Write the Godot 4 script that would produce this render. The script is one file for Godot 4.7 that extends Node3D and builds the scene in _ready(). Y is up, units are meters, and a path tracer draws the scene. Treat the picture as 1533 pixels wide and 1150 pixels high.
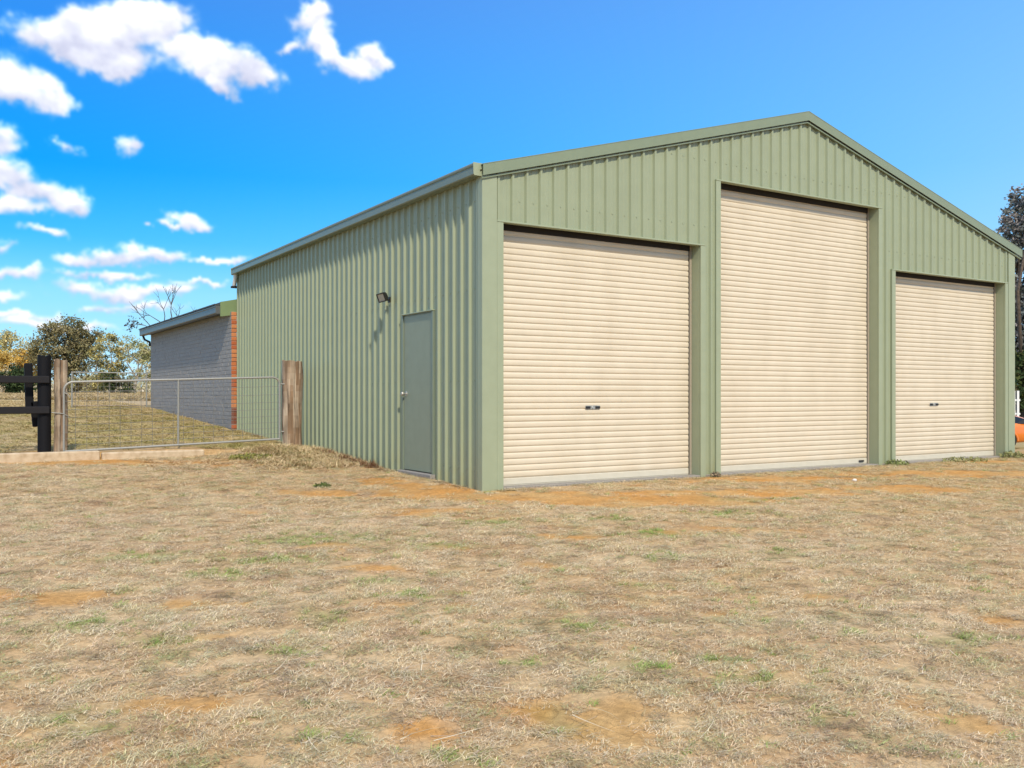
extends Node3D

const RIGHT := Vector3(0.8476, 0.0, 0.531)
const AHEAD := Vector3(0.5307, 0.0, -0.8475)
var rng := RandomNumberGenerator.new()
var used := {}
var M := {}
var n_big := FastNoiseLite.new()
var n_mid := FastNoiseLite.new()
var n_fine := FastNoiseLite.new()

# ------------------------------------------------------------------ materials
func lin(r: float, g: float, b: float) -> Color:
	return Color(r, g, b).linear_to_srgb()

func noise_tex(freq: float, ramp: Array, size := 512, seed_ := 1, oct := 5, normal := false, bump := 4.0) -> NoiseTexture2D:
	var n := FastNoiseLite.new()
	n.seed = seed_
	n.frequency = freq
	n.fractal_octaves = oct
	var t := NoiseTexture2D.new()
	t.width = size; t.height = size
	t.seamless = true
	t.noise = n
	if normal:
		t.as_normal_map = true
		t.bump_strength = bump
	else:
		var g := Gradient.new()
		g.offsets = PackedFloat32Array([0.0, 0.5, 1.0])
		g.colors = PackedColorArray([ramp[0], ramp[1], ramp[2]])
		t.color_ramp = g
	return t

func mat(c: Color, rough: float, tex: Texture2D = null, scale_ := 1.0, metallic := 0.0, normal: Texture2D = null, nscale := 1.0) -> StandardMaterial3D:
	var m := StandardMaterial3D.new()
	m.albedo_color = c
	m.roughness = rough
	m.metallic = metallic
	if tex:
		m.albedo_texture = tex
		m.uv1_triplanar = true
		m.uv1_world_triplanar = true
		m.uv1_scale = Vector3.ONE * scale_
	if normal:
		m.normal_enabled = true
		m.normal_texture = normal
		m.normal_scale = nscale
		m.uv1_triplanar = true
		m.uv1_world_triplanar = true
		m.uv1_scale = Vector3.ONE * scale_
	return m

func grey(v: float) -> Color:
	return Color(v, v, v)

func make_materials() -> void:
	var grime := noise_tex(0.012, [Color(0.965, 0.965, 0.96), Color(0.985, 0.985, 0.98), Color(1, 1, 1)], 512, 3)
	var streak := noise_tex(0.03, [Color(0.86, 0.86, 0.85), Color(0.97, 0.97, 0.96), Color(1, 1, 1)], 512, 8)
	M.green = mat(lin(0.305, 0.345, 0.225), 0.42, grime, 0.45)
	M.trim = mat(lin(0.32, 0.362, 0.24), 0.42, grime, 0.6)
	M.barge = mat(lin(0.215, 0.26, 0.17), 0.4, grime, 0.6)
	M.gutter = mat(lin(0.185, 0.225, 0.17), 0.36, grime, 0.6)
	M.door = mat(lin(0.255, 0.29, 0.205), 0.5, grime, 0.7)
	M.cream = mat(lin(0.68, 0.595, 0.46), 0.5, grime, 0.6)
	M.green.vertex_color_use_as_albedo = true
	M.cream.vertex_color_use_as_albedo = true
	M.rail = mat(lin(0.62, 0.57, 0.46), 0.55, grime, 1.0)
	M.steel = mat(lin(0.5, 0.49, 0.45), 0.42, streak, 2.0, 0.7)
	M.galv = mat(lin(0.36, 0.355, 0.33), 0.5, streak, 3.0, 0.3)
	M.guide = mat(lin(0.36, 0.31, 0.24), 0.6, streak, 2.0)
	M.black = mat(lin(0.015, 0.014, 0.014), 0.45)
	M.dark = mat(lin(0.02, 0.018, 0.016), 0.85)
	M.wire = mat(lin(0.20, 0.195, 0.18), 0.6)
	M.chrome = mat(lin(0.75, 0.74, 0.7), 0.2, null, 1.0, 0.95)
	M.glass = mat(lin(0.55, 0.55, 0.54), 0.12, null, 1.0, 0.6)
	M.white_plastic = mat(lin(0.72, 0.72, 0.7), 0.5)
	M.concrete = mat(lin(0.33, 0.305, 0.27), 0.9, noise_tex(0.05, [grey(0.7), grey(0.92), grey(1.0)], 512, 11), 1.2)
	var bricknoise := noise_tex(0.03, [Color(0.74, 0.72, 0.72), Color(0.95, 0.95, 0.95), Color(1, 1, 1)], 512, 21)
	M.grey_brick = mat(lin(0.345, 0.33, 0.315), 0.75, bricknoise, 1.7)
	M.grey_brick.vertex_color_use_as_albedo = true
	M.grey_mortar = mat(lin(0.33, 0.315, 0.305), 0.9, bricknoise, 1.5)
	M.mortar = mat(lin(0.42, 0.36, 0.28), 0.95, bricknoise, 2.5)
	for k in 4:
		M["brick%d" % k] = mat([lin(0.58, 0.185, 0.06), lin(0.62, 0.24, 0.09), lin(0.48, 0.13, 0.045), lin(0.55, 0.20, 0.075)][k], 0.9, bricknoise, 4.0 + k)
	M.stained = mat(lin(0.24, 0.075, 0.04), 0.95, bricknoise, 5.0)
	M.annex_gutter = mat(lin(0.105, 0.112, 0.112), 0.4, grime, 0.8)
	M.annex_green = mat(lin(0.19, 0.26, 0.12), 0.5, grime, 0.8)
	M.roof_tin = mat(lin(0.30, 0.32, 0.27), 0.45, grime, 0.5)
	M.annex_roof = mat(lin(0.06, 0.06, 0.07), 0.6, grime, 0.5)
	var grain := grain_texture()
	M.old_wood = mat(Color.WHITE, 0.92, grain, 1.0)
	M.old_wood.vertex_color_use_as_albedo = true
	M.grey_wood = mat(lin(0.50, 0.43, 0.35), 0.92, grain, 1.3)
	M.beam = mat(lin(0.60, 0.49, 0.34), 0.9, noise_tex(0.02, [Color(0.84, 0.8, 0.76), Color(0.95, 0.93, 0.92), Color(1, 1, 1)], 512, 31), 0.8)
	M.black_paint = mat(lin(0.006, 0.006, 0.008), 0.62)
	M.black_paint.metallic_specular = 0.3
	M.black_rail = mat(lin(0.018, 0.017, 0.019), 0.7)
	M.black_rail.metallic_specular = 0.3
	M.bark = mat(lin(0.16, 0.12, 0.09), 0.95, noise_tex(0.03, [grey(0.5), grey(0.85), grey(1.0)], 256, 41), 0.8)
	M.pale_bark = mat(lin(0.52, 0.46, 0.38), 0.9, noise_tex(0.03, [Color(0.55, 0.5, 0.45), grey(0.9), grey(1.0)], 256, 42), 0.6)
	M.dead_bark = mat(lin(0.10, 0.085, 0.08), 0.95)
	M.leaf = leaf_mat(0.25)
	M.grass = leaf_mat(0.35)
	M.orange = mat(lin(0.72, 0.19, 0.02), 0.3)
	M.orange.clearcoat_enabled = true
	M.orange.clearcoat = 0.8
	M.orange.clearcoat_roughness = 0.08
	M.tyre = mat(lin(0.02, 0.02, 0.02), 0.85)
	M.car_glass = mat(lin(0.015, 0.016, 0.018), 0.08)
	M.white_paint = mat(lin(0.75, 0.75, 0.74), 0.6)
	M.stone = mat(lin(0.68, 0.64, 0.58), 0.9)
	M.ground = ground_mat()

func leaf_mat(back: float) -> StandardMaterial3D:
	var m := StandardMaterial3D.new()
	m.vertex_color_use_as_albedo = true
	m.roughness = 0.75
	m.cull_mode = BaseMaterial3D.CULL_DISABLED
	m.backlight_enabled = true
	m.backlight = Color(back, back, back * 0.8)
	m.metallic_specular = 0.15
	return m

func grain_texture() -> ImageTexture:
	# vertical timber grain: noise squeezed across, drawn out along, with dark checks
	var w := 256
	var h := 256
	var im := Image.create(w, h, false, Image.FORMAT_RGB8)
	var n := FastNoiseLite.new()
	n.seed = 77; n.frequency = 0.02; n.fractal_octaves = 4
	for y in h:
		var ya := TAU * y / h
		for x in w:
			var xa := TAU * x / w
			var v := n.get_noise_3d(cos(xa) * 240.0 + cos(ya) * 12.0, sin(xa) * 240.0 + sin(ya) * 12.0, cos(ya) * 14.0)
			var v2 := n.get_noise_3d(cos(xa) * 60.0, sin(xa) * 60.0 + 300.0, sin(ya) * 24.0)
			var c := 0.84 + v * 0.3 + v2 * 0.2
			if v < -0.42:
				c *= 0.65
			im.set_pixel(x, y, Color(clampf(c, 0.15, 1.0), clampf(c * 0.97, 0.14, 1.0), clampf(c * 0.93, 0.12, 1.0)))
	return ImageTexture.create_from_image(im)

func ground_mat() -> StandardMaterial3D:
	# earth grain overlaid with thousands of short dry stalks lying every way
	var s := 1024
	var im := Image.create(s, s, false, Image.FORMAT_RGB8)
	var n := FastNoiseLite.new()
	n.seed = 5; n.frequency = 0.03; n.fractal_octaves = 5
	var base := n.get_seamless_image(s, s)
	var r := RandomNumberGenerator.new()
	r.seed = 991
	for y in s:
		for x in s:
			var v := 0.76 + 0.22 * base.get_pixel(x, y).r + r.randf_range(-0.07, 0.07)
			im.set_pixel(x, y, Color(v, v * 0.985, v * 0.97))
	for k in 15000:
		var p := Vector2(r.randf() * s, r.randf() * s)
		var a := r.randf() * TAU
		var bend := r.randf_range(-0.05, 0.05)
		var tone := r.randf_range(0.58, 1.0)
		var warm := r.randf_range(0.9, 1.0)
		var c := Color(tone, tone * lerpf(0.94, 1.0, warm), tone * lerpf(0.86, 1.0, warm))
		for j in r.randi_range(8, 34):
			var q := Vector2i(posmod(int(p.x), s), posmod(int(p.y), s))
			im.set_pixel(q.x, q.y, im.get_pixel(q.x, q.y).lerp(c, 0.75))
			p += Vector2.from_angle(a)
			a += bend
	var m := StandardMaterial3D.new()
	m.albedo_texture = ImageTexture.create_from_image(im)
	m.vertex_color_use_as_albedo = true
	m.roughness = 0.95
	m.metallic_specular = 0.2
	var bump: Image = im.duplicate()
	bump.convert(Image.FORMAT_RGBA8)
	bump.bump_map_to_normal_map(3.0)
	m.normal_enabled = true
	m.normal_texture = ImageTexture.create_from_image(bump)
	m.normal_scale = 0.9
	return m

# ------------------------------------------------------------------ mesh helpers
func begin() -> SurfaceTool:
	var st := SurfaceTool.new()
	st.begin(Mesh.PRIMITIVE_TRIANGLES)
	return st

func tri(st: SurfaceTool, a: Vector3, b: Vector3, c: Vector3, smooth := -1) -> void:  # counter-clockwise seen from outside
	for v: Vector3 in [a, c, b]:
		st.set_smooth_group(smooth)
		st.add_vertex(v)

func quad(st: SurfaceTool, a: Vector3, b: Vector3, c: Vector3, d: Vector3, smooth := -1) -> void:
	tri(st, a, b, c, smooth)
	tri(st, a, c, d, smooth)

func box(st: SurfaceTool, lo: Vector3, hi: Vector3, bev := 0.0, xf := Transform3D.IDENTITY) -> void:
	var c := (lo + hi) / 2.0
	var e := (hi - lo) / 2.0
	var b: float = minf(bev, minf(e.x, minf(e.y, e.z)) * 0.9)
	if b <= 0.0:
		var p: Array[Vector3] = []
		for k in 8:
			p.append(xf * (c + Vector3(e.x if k & 1 else -e.x, e.y if k & 2 else -e.y, e.z if k & 4 else -e.z)))
		quad(st, p[4], p[5], p[7], p[6]); quad(st, p[1], p[0], p[2], p[3])
		quad(st, p[5], p[1], p[3], p[7]); quad(st, p[0], p[4], p[6], p[2])
		quad(st, p[6], p[7], p[3], p[2]); quad(st, p[0], p[1], p[5], p[4])
		return
	# chamfered: each corner has three points, one on each face
	var at := func(sx: int, sy: int, sz: int, face: int) -> Vector3:
		var v := Vector3(e.x - b, e.y - b, e.z - b)
		v[face] = e[face]
		return xf * (c + v * Vector3(sx, sy, sz))
	for f in 3:
		var u := (f + 1) % 3
		var w := (f + 2) % 3
		for s: int in [-1, 1]:
			var g: Array[Vector3] = []
			for k: Array in [[-1, -1], [1, -1], [1, 1], [-1, 1]]:
				var sg := [0, 0, 0]
				sg[f] = s; sg[u] = k[0]; sg[w] = k[1]
				g.append(at.call(sg[0], sg[1], sg[2], f))
			if s > 0: quad(st, g[0], g[1], g[2], g[3])
			else: quad(st, g[3], g[2], g[1], g[0])
			# edges between face f and face u
			for t: int in [-1, 1]:
				var sa := [0, 0, 0]
				sa[f] = s; sa[u] = t; sa[w] = -1
				var sb := sa.duplicate()
				sb[w] = 1
				var q: Array[Vector3] = [at.call(sa[0], sa[1], sa[2], f), at.call(sa[0], sa[1], sa[2], u), at.call(sb[0], sb[1], sb[2], u), at.call(sb[0], sb[1], sb[2], f)]
				if s * t > 0: quad(st, q[0], q[1], q[2], q[3])
				else: quad(st, q[3], q[2], q[1], q[0])
	for k in 8:
		var sx := 1 if k & 1 else -1
		var sy := 1 if k & 2 else -1
		var sz := 1 if k & 4 else -1
		var pa: Vector3 = at.call(sx, sy, sz, 0)
		var pb: Vector3 = at.call(sx, sy, sz, 1)
		var pc: Vector3 = at.call(sx, sy, sz, 2)
		if sx * sy * sz > 0: tri(st, pa, pb, pc)
		else: tri(st, pc, pb, pa)

func tube(st: SurfaceTool, pts: Array, radii: Array, sides := 8, caps := true) -> void:
	var rings: Array = []
	var up := Vector3.UP
	for k in pts.size():
		var a: Vector3 = pts[maxi(k - 1, 0)]
		var b: Vector3 = pts[mini(k + 1, pts.size() - 1)]
		var d := (b - a).normalized()
		if k == 0:
			up = Vector3.UP if absf(d.y) < 0.9 else Vector3.RIGHT
		var s := d.cross(up).normalized()
		up = s.cross(d).normalized()
		var ring: Array[Vector3] = []
		for j in sides:
			var t := TAU * j / sides
			ring.append(pts[k] + (s * cos(t) + up * sin(t)) * radii[k])
		rings.append(ring)
	for k in pts.size() - 1:
		for j in sides:
			var j2 := (j + 1) % sides
			quad(st, rings[k][j2], rings[k][j], rings[k + 1][j], rings[k + 1][j2], 1)
	if caps:
		for j in range(1, sides - 1):
			tri(st, rings[0][0], rings[0][j], rings[0][j + 1])
			var e: Array = rings[-1]
			tri(st, e[0], e[j + 1], e[j])

func extrude(st: SurfaceTool, pts: PackedVector2Array, f: Callable, w0: float, w1: float) -> void:
	# pts: outline in (u, v), f(u, v, w) -> point; closed, with end caps
	var n := pts.size()
	for k in n:
		var a := pts[k]
		var b := pts[(k + 1) % n]
		quad(st, f.call(a.x, a.y, w0), f.call(b.x, b.y, w0), f.call(b.x, b.y, w1), f.call(a.x, a.y, w1))
	var ids := Geometry2D.triangulate_polygon(pts)
	for k in range(0, ids.size(), 3):
		var a := pts[ids[k]]
		var b := pts[ids[k + 1]]
		var c := pts[ids[k + 2]]
		tri(st, f.call(a.x, a.y, w1), f.call(b.x, b.y, w1), f.call(c.x, c.y, w1))
		tri(st, f.call(a.x, a.y, w0), f.call(c.x, c.y, w0), f.call(b.x, b.y, w0))

func rib_profile(u0: float, u1: float, pitch: float, phase: float, breaks: Array) -> Array:
	# (u, depth) of trapezoid-ribbed sheet between u0 and u1, with points at the breaks
	var depth := func(u: float) -> float:
		var t := fposmod(u - phase, pitch)
		t = minf(t, pitch - t)
		var d := 0.029 * clampf((0.027 - t) / 0.014, 0.0, 1.0)
		return d + 0.0035 * clampf((t - pitch * 0.5 + 0.024) / 0.006, 0.0, 1.0)
	var us: Array = [u0, u1]
	var k := floori((u0 - phase) / pitch) - 1
	while phase + k * pitch < u1 + pitch:
		var c := phase + k * pitch
		for o: float in [-0.027, -0.013, 0.013, 0.027, pitch * 0.5 - 0.024, pitch * 0.5 - 0.018, pitch * 0.5 + 0.018, pitch * 0.5 + 0.024]:
			if c + o > u0 and c + o < u1:
				us.append(c + o)
		k += 1
	for b: float in breaks:
		if b > u0 and b < u1:
			us.append(b)
	us.sort()
	var out: Array = []
	for u: float in us:
		out.append(Vector2(u, depth.call(u)))
	return out

func sheet(st: SurfaceTool, prof: Array, f: Callable, bottom: Callable, top: Callable, flip := false) -> void:
	for k in prof.size() - 1:
		var a: Vector2 = prof[k]
		var b: Vector2 = prof[k + 1]
		if b.x - a.x < 0.0005:
			continue
		var mid := (a.x + b.x) / 2.0
		var ba: float = bottom.call(mid)
		var ta: float = top.call(a.x)
		var tb: float = top.call(b.x)
		var rows: Array = [ba]
		for e: float in [0.1, 0.2, 0.34, 0.55]:
			if ba < 0.5: rows.append(maxf(ba, 0.0) + e)
		rows.append(-1.0)
		var tone := 1.0 + 0.022 * sin(floorf((a.x + 0.1) / 0.776) * 2.3)
		for r in rows.size() - 1:
			var last := r == rows.size() - 2
			var y0: float = rows[r]
			var y1a: float = ta if last else rows[r + 1]
			var y1b: float = tb if last else rows[r + 1]
			var q: Array[Vector3] = [f.call(a.x, y0, a.y), f.call(b.x, y0, b.y), f.call(b.x, y1b, b.y), f.call(a.x, y1a, a.y)]
			var k0 := dust(a.x, y0, ba, tone)
			var k1 := dust(b.x, y0, ba, tone)
			var k2 := dust(b.x, y1b, ba, tone)
			var k3 := dust(a.x, y1a, ba, tone)
			if flip: cquad(st, [q[1], q[0], q[3], q[2]], [k1, k0, k3, k2])
			else: cquad(st, q, [k0, k1, k2, k3])

func cquad(st: SurfaceTool, p: Array, c: Array) -> void:
	for k: int in [0, 2, 1, 0, 3, 2]:
		st.set_smooth_group(-1)
		st.set_color(c[k])
		st.add_vertex(p[k])

func dust(u: float, y: float, base: float, tone: float) -> Color:
	# red soil splashed up the foot of the sheets, uneven along them
	var c := Color(tone, tone, tone)
	if base > 0.5: return c
	var a := clampf(0.5 + n_fine.get_noise_2d(u * 1.6, y * 2.0), 0.0, 1.0) * exp(-maxf(y - maxf(base, 0.0), 0.0) / 0.2)
	return c.lerp(Color(1.05, 0.78, 0.52), 0.75 * a)

# ------------------------------------------------------------------ scene helpers
func numbered(called: String) -> String:
	if not used.has(called):
		used[called] = 0
		return called
	used[called] += 1
	return "%s_%03d" % [called, used[called]]

func part(called: String, st: SurfaceTool, m: Material, parent: Node3D, pos := Vector3.ZERO) -> MeshInstance3D:
	st.generate_normals()
	var o := MeshInstance3D.new()
	o.mesh = st.commit()
	o.mesh.surface_set_material(0, m)
	var nm := called
	var k := 0
	while parent.has_node(NodePath(nm)):
		k += 1
		nm = "%s_%03d" % [called, k]
	o.name = nm
	o.position = pos
	parent.add_child(o, true)
	return o

func tag(o: Node, label: String, category: String, group := "", kind := "") -> void:
	o.set_meta("label", label)
	if category: o.set_meta("category", category)
	if group: o.set_meta("group", group)
	if kind: o.set_meta("kind", kind)

func thing(called: String, label: String, category: String, at := Vector3.ZERO, turn := 0.0, group := "") -> Node3D:
	var o := Node3D.new()
	o.name = numbered(called)
	add_child(o, true)
	o.position = at
	o.rotation.y = turn
	tag(o, label, category, group)
	return o

func sm(a: float, b: float, x: float) -> float:
	return smoothstep(a, b, x)

# ------------------------------------------------------------------ terrain
func height(x: float, z: float) -> float:
	var b := -z
	var h := 0.0
	var xs := [0.0, 2.1, 5.3, 10.0, 18.5, 30.0, 80.0, 200.0, 500.0]
	var ys := [0.0, 0.06, 0.165, 0.37, 0.73, 0.95, 1.28, 1.7, 2.6]
	if b > 0.0:
		h = ys[-1]
		for k in xs.size() - 1:
			if b < xs[k + 1]:
				var t: float = (b - xs[k]) / (xs[k + 1] - xs[k])
				h = lerpf(ys[k], ys[k + 1], t)
				break
	# the raised strip behind the timber beams, and soil heaped round the gate post
	h += 0.095 * sm(5.32, 5.42, b) * sm(9.0, 6.0, b) * sm(-1.0, -2.0, x)
	h += 0.085 * exp(-(pow((x + 0.7) / 0.75, 2.0) + pow((z + 5.2) / 0.9, 2.0)))
	# the land falls away to the right behind the shed
	var fall := sm(10.6, 14.0, x) * sm(60.0, 30.0, b)
	h = lerpf(h, -0.65 * sm(0.0, 8.0, b) - 0.012 * maxf(b - 8.0, 0.0) , fall)
	# under the floors
	h -= (h + 0.08) * sm(0.03, 0.1, x) * sm(10.72, 10.62, x) * sm(0.02, 0.12, b) * sm(10.1, 9.9, b)
	h += (n_mid.get_noise_2d(x * 1.4, z * 1.4) * 0.018 + n_fine.get_noise_2d(x, z) * 0.006) * sm(0.1, 0.8, absf(b) + absf(minf(x, 0.0)) * 2.0)
	return h

var earth_spots := [[-0.55, -0.25, 0.55, 0.65, 1.0], [-0.66, -1.35, 0.25, 0.4, 0.9], [-0.35, 0.5, 0.5, 0.3, 0.9], [0.9, 1.6, 1.1, 0.42, 0.95], [2.4, 1.75, 1.0, 0.3, 0.85],
	[-1.44, 1.18, 0.6, 0.3, 0.7], [-1.72, -0.6, 0.42, 0.2, 0.9], [-3.5, -4.95, 1.8, 0.4, 1.1], [-4.83, 3.38, 0.45, 0.2, 0.9], [-3.4, 6.58, 0.16, 0.2, 1.0], [-3.47, 6.35, 0.12, 0.2, 0.7],
	[-3.1, 4.74, 0.35, 0.16, 0.55], [-4.23, 4.77, 0.25, 0.16, 0.5], [-4.48, 5.55, 0.2, 0.1, 0.7], [-3.9, 6.3, 0.14, 0.12, 0.8], [6.6, 1.5, 1.6, 0.4, 0.7], [4.2, 2.5, 1.2, 0.35, 0.7],
	[-2.4, 7.1, 0.2, 0.14, 0.7], [-2.4, 6.9, 0.2, 0.1, 0.6], [-1.5, 1.5, 0.5, 0.16, 0.6], [-4.0, 4.1, 0.5, 0.1, 0.6], [-2.5, 2.9, 0.6, 0.2, 0.6], [0.3, 0.7, 0.5, 0.3, 0.9], [4.0, 0.75, 1.2, 0.3, 0.6], [9.4, 0.6, 1.4, 0.25, 0.6], [-5.2, 5.9, 0.25, 0.15, 0.6], [-1.3, 5.6, 0.3, 0.13, 0.5], [0.2, 3.6, 0.5, 0.2, 0.5], [-3.0, 3.6, 0.4, 0.12, 0.6], [-2.0, 4.1, 0.3, 0.14, 0.6], [-1.2, 3.2, 0.4, 0.14, 0.5], [-0.9, 6.4, 0.16, 0.12, 0.6], [-1.9, 5.6, 0.15, 0.1, 0.5], [5.6, 1.0, 1.0, 0.3, 0.6], [-2.8, 0.6, 0.5, 0.2, 0.4]]
var green_spots := [[-2.82, 2.32, 0.5, 0.18], [-3.02, 3.99, 0.16, 0.08], [-2.67, 5.47, 0.12, 0.07], [-3.02, 4.42, 0.14, 0.1], [-3.22, 5.76, 0.08, 0.06], [-2.82, 6.12, 0.14, 0.06], [-2.58, 6.42, 0.1, 0.06], [-1.4, 6.54, 0.11, 0.06], [-1.24, 6.58, 0.09, 0.05], [-0.25, 4.58, 0.14, 0.1], [-0.51, 3.46, 0.3, 0.16], [-4.83, 5.48, 0.1, 0.06], [-4.78, 5.66, 0.09, 0.05], [-4.15, 6.16, 0.07, 0.05], [-3.88, 6.51, 0.1, 0.05], [-2.52, 6.14, 0.06, 0.05], [-2.68, 6.87, 0.05, 0.05], [-3.44, 6.32, 0.05, 0.05], [-3.73, 3.32, 0.16, 0.12], [-4.38, 4.68, 0.12, 0.08], [-3.95, 5.13, 0.1, 0.06], [-1.69, 6.23, 0.06, 0.05], [-3.47, 6.48, 0.06, 0.06], [-2.1, 3.1, 0.2, 0.1], [-1.1, 4.3, 0.14, 0.1], [-3.4, 3.0, 0.3, 0.12], [0.9, 2.9, 0.3, 0.12], [-0.2, 2.6, 0.2, 0.1], [-4.0, 2.4, 0.25, 0.12], [-1.8, 4.9, 0.12, 0.08], [-3.6, 4.6, 0.12, 0.08], [-4.6, 4.2, 0.14, 0.1], [1.9, 2.1, 0.3, 0.12], [-1.2, 2.2, 0.25, 0.12]]

func spot(x: float, z: float, s: Array) -> float:
	var dx: float = x - s[0]
	var dz: float = z - s[1]
	if absf(dx) > 3.5 or absf(dz) > 3.5:
		return 9.0
	var a: float = (dx * RIGHT.x + dz * RIGHT.z) / (s[2] * 1.15)
	var b: float = (dx * AHEAD.x + dz * AHEAD.z) / (s[3] * 1.2)
	return a * a + b * b

func earth_at(x: float, z: float) -> float:
	var e := 0.0
	for s: Array in earth_spots:
		var d := spot(x, z, s)
		if d < 4.0:
			e = maxf(e, s[4] * exp(-d * 0.9))
	var n := n_mid.get_noise_2d(x * 2.3 + 40.0, z * 2.3)
	var k := n_big.get_noise_2d(x * 1.5 + 9.0, z * 1.5)
	e += 0.50 * n + 0.22 * k + 0.22 * n_fine.get_noise_2d(x * 0.5, z * 0.5)
	e += 0.18 * sm(3.4, 0.5, absf(z - 1.2)) * sm(-2.5, 0.5, x)
	return sm(0.34, 0.62, e)

func green_at(x: float, z: float) -> float:
	var g := 0.0
	for s: Array in green_spots:
		var d := spot(x, z, s)
		if d < 4.0:
			g = maxf(g, exp(-d))
	return g

func lawn_at(x: float, z: float) -> float:
	return sm(5.4, 6.2, -z) * sm(27.0, 19.0, -z)

func earth_color(x: float, z: float) -> Color:
	var v := 0.9 + 0.22 * n_fine.get_noise_2d(x * 3.0, z * 3.0) + 0.15 * n_mid.get_noise_2d(x * 3.0, z * 3.0)
	var t := clampf(0.5 + n_mid.get_noise_2d(x * 1.7 + 70.0, z * 1.7), 0.0, 1.0)
	return Color(0.77, 0.40, 0.125).lerp(Color(0.76, 0.49, 0.21), t) * v

func straw_color(x: float, z: float) -> Color:
	var a := clampf(0.5 + 0.9 * n_big.get_noise_2d(x * 1.2, z * 1.2), 0.0, 1.0)
	var b := clampf(0.5 + 0.9 * n_mid.get_noise_2d(x * 2.0 - 30.0, z * 2.0), 0.0, 1.0)
	var c := Color(0.74, 0.555, 0.32).lerp(Color(0.80, 0.665, 0.46), a)
	c = c.lerp(Color(0.50, 0.32, 0.20), 0.6 * b * b)
	# paler trodden strip by the gate, browner towards the far right
	c = c.lerp(Color(0.72, 0.56, 0.40), 0.7 * exp(-spot(x, z, [-4.6, 0.9, 1.9, 1.3])))
	c = c.lerp(Color(0.52, 0.37, 0.17), 0.5 * sm(1.0, 6.0, x) * sm(6.0, 2.0, z))
	return c

func ground_color(x: float, z: float) -> Color:
	var e := earth_at(x, z)
	var c := (straw_color(x, z) * Color(1.0, 0.94, 0.83)).lerp(earth_color(x, z), 0.16 + 0.84 * e)
	c = c.lerp(Color(0.30, 0.33, 0.12), 0.55 * green_at(x, z))
	var w := lawn_at(x, z)
	if w > 0.0:
		var v := clampf(0.5 + n_mid.get_noise_2d(x * 1.3, z * 1.3), 0.0, 1.0)
		c = c.lerp(Color(0.44, 0.37, 0.15).lerp(Color(0.58, 0.45, 0.24), v), w * 0.9)
	var far := sm(19.0, 26.0, -z)
	if far > 0.0:
		var v2 := clampf(0.5 + n_big.get_noise_2d(x * 0.25, z * 0.25), 0.0, 1.0)
		c = c.lerp(Color(0.66, 0.51, 0.33).lerp(Color(0.58, 0.50, 0.26), v2), far)
	return Color(c.r, c.g, c.b, 1.0)

func axis(fine0: float, fine1: float, step: float, reach: float) -> PackedFloat32Array:
	var out := PackedFloat32Array()
	var lo: Array = []
	var s := step
	var v := fine0
	while v > -reach:
		s *= 1.12
		v -= s
		lo.push_front(v)
	for a: float in lo: out.append(a)
	v = fine0
	while v <= fine1:
		out.append(v)
		v += step
	s = step
	while v < reach:
		out.append(v)
		s *= 1.12
		v += s
	out.append(reach)
	return out

func build_ground() -> void:
	var xs := axis(-7.0, 11.5, 0.075, 600.0)
	var zs := axis(-7.0, 8.0, 0.075, 600.0)
	var nx := xs.size()
	var nz := zs.size()
	var P := PackedVector3Array(); P.resize(nx * nz)
	var N := PackedVector3Array(); N.resize(nx * nz)
	var U := PackedVector2Array(); U.resize(nx * nz)
	var K := PackedColorArray(); K.resize(nx * nz)
	for j in nz:
		for i in nx:
			var k := j * nx + i
			P[k] = Vector3(xs[i], height(xs[i], zs[j]), zs[j])
			U[k] = Vector2(xs[i], zs[j]) / 1.7
			K[k] = ground_color(xs[i], zs[j])
	for j in nz:
		for i in nx:
			var dx := P[j * nx + mini(i + 1, nx - 1)] - P[j * nx + maxi(i - 1, 0)]
			var dz := P[mini(j + 1, nz - 1) * nx + i] - P[maxi(j - 1, 0) * nx + i]
			N[j * nx + i] = dz.cross(dx).normalized()
	var I := PackedInt32Array(); I.resize((nx - 1) * (nz - 1) * 6)
	var w := 0
	for j in nz - 1:
		for i in nx - 1:
			var a := j * nx + i
			for q: int in [a, a + 1, a + nx, a + 1, a + nx + 1, a + nx]:
				I[w] = q
				w += 1
	var arr := []
	arr.resize(Mesh.ARRAY_MAX)
	arr[Mesh.ARRAY_VERTEX] = P
	arr[Mesh.ARRAY_NORMAL] = N
	arr[Mesh.ARRAY_TEX_UV] = U
	arr[Mesh.ARRAY_COLOR] = K
	arr[Mesh.ARRAY_INDEX] = I
	# tangents so that the relief map is laid the right way
	var T := PackedFloat32Array(); T.resize(nx * nz * 4)
	for k in nx * nz:
		T[k * 4] = 1.0; T[k * 4 + 3] = -1.0
	arr[Mesh.ARRAY_TANGENT] = T
	var me := ArrayMesh.new()
	me.add_surface_from_arrays(Mesh.PRIMITIVE_TRIANGLES, arr)
	me.surface_set_material(0, M.ground)
	var o := MeshInstance3D.new()
	o.name = "ground"
	o.mesh = me
	o.set_meta("kind", "structure")
	o.set_meta("label", "dry grassy ground with bare orange earth in front of the shed")
	add_child(o, true)

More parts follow.
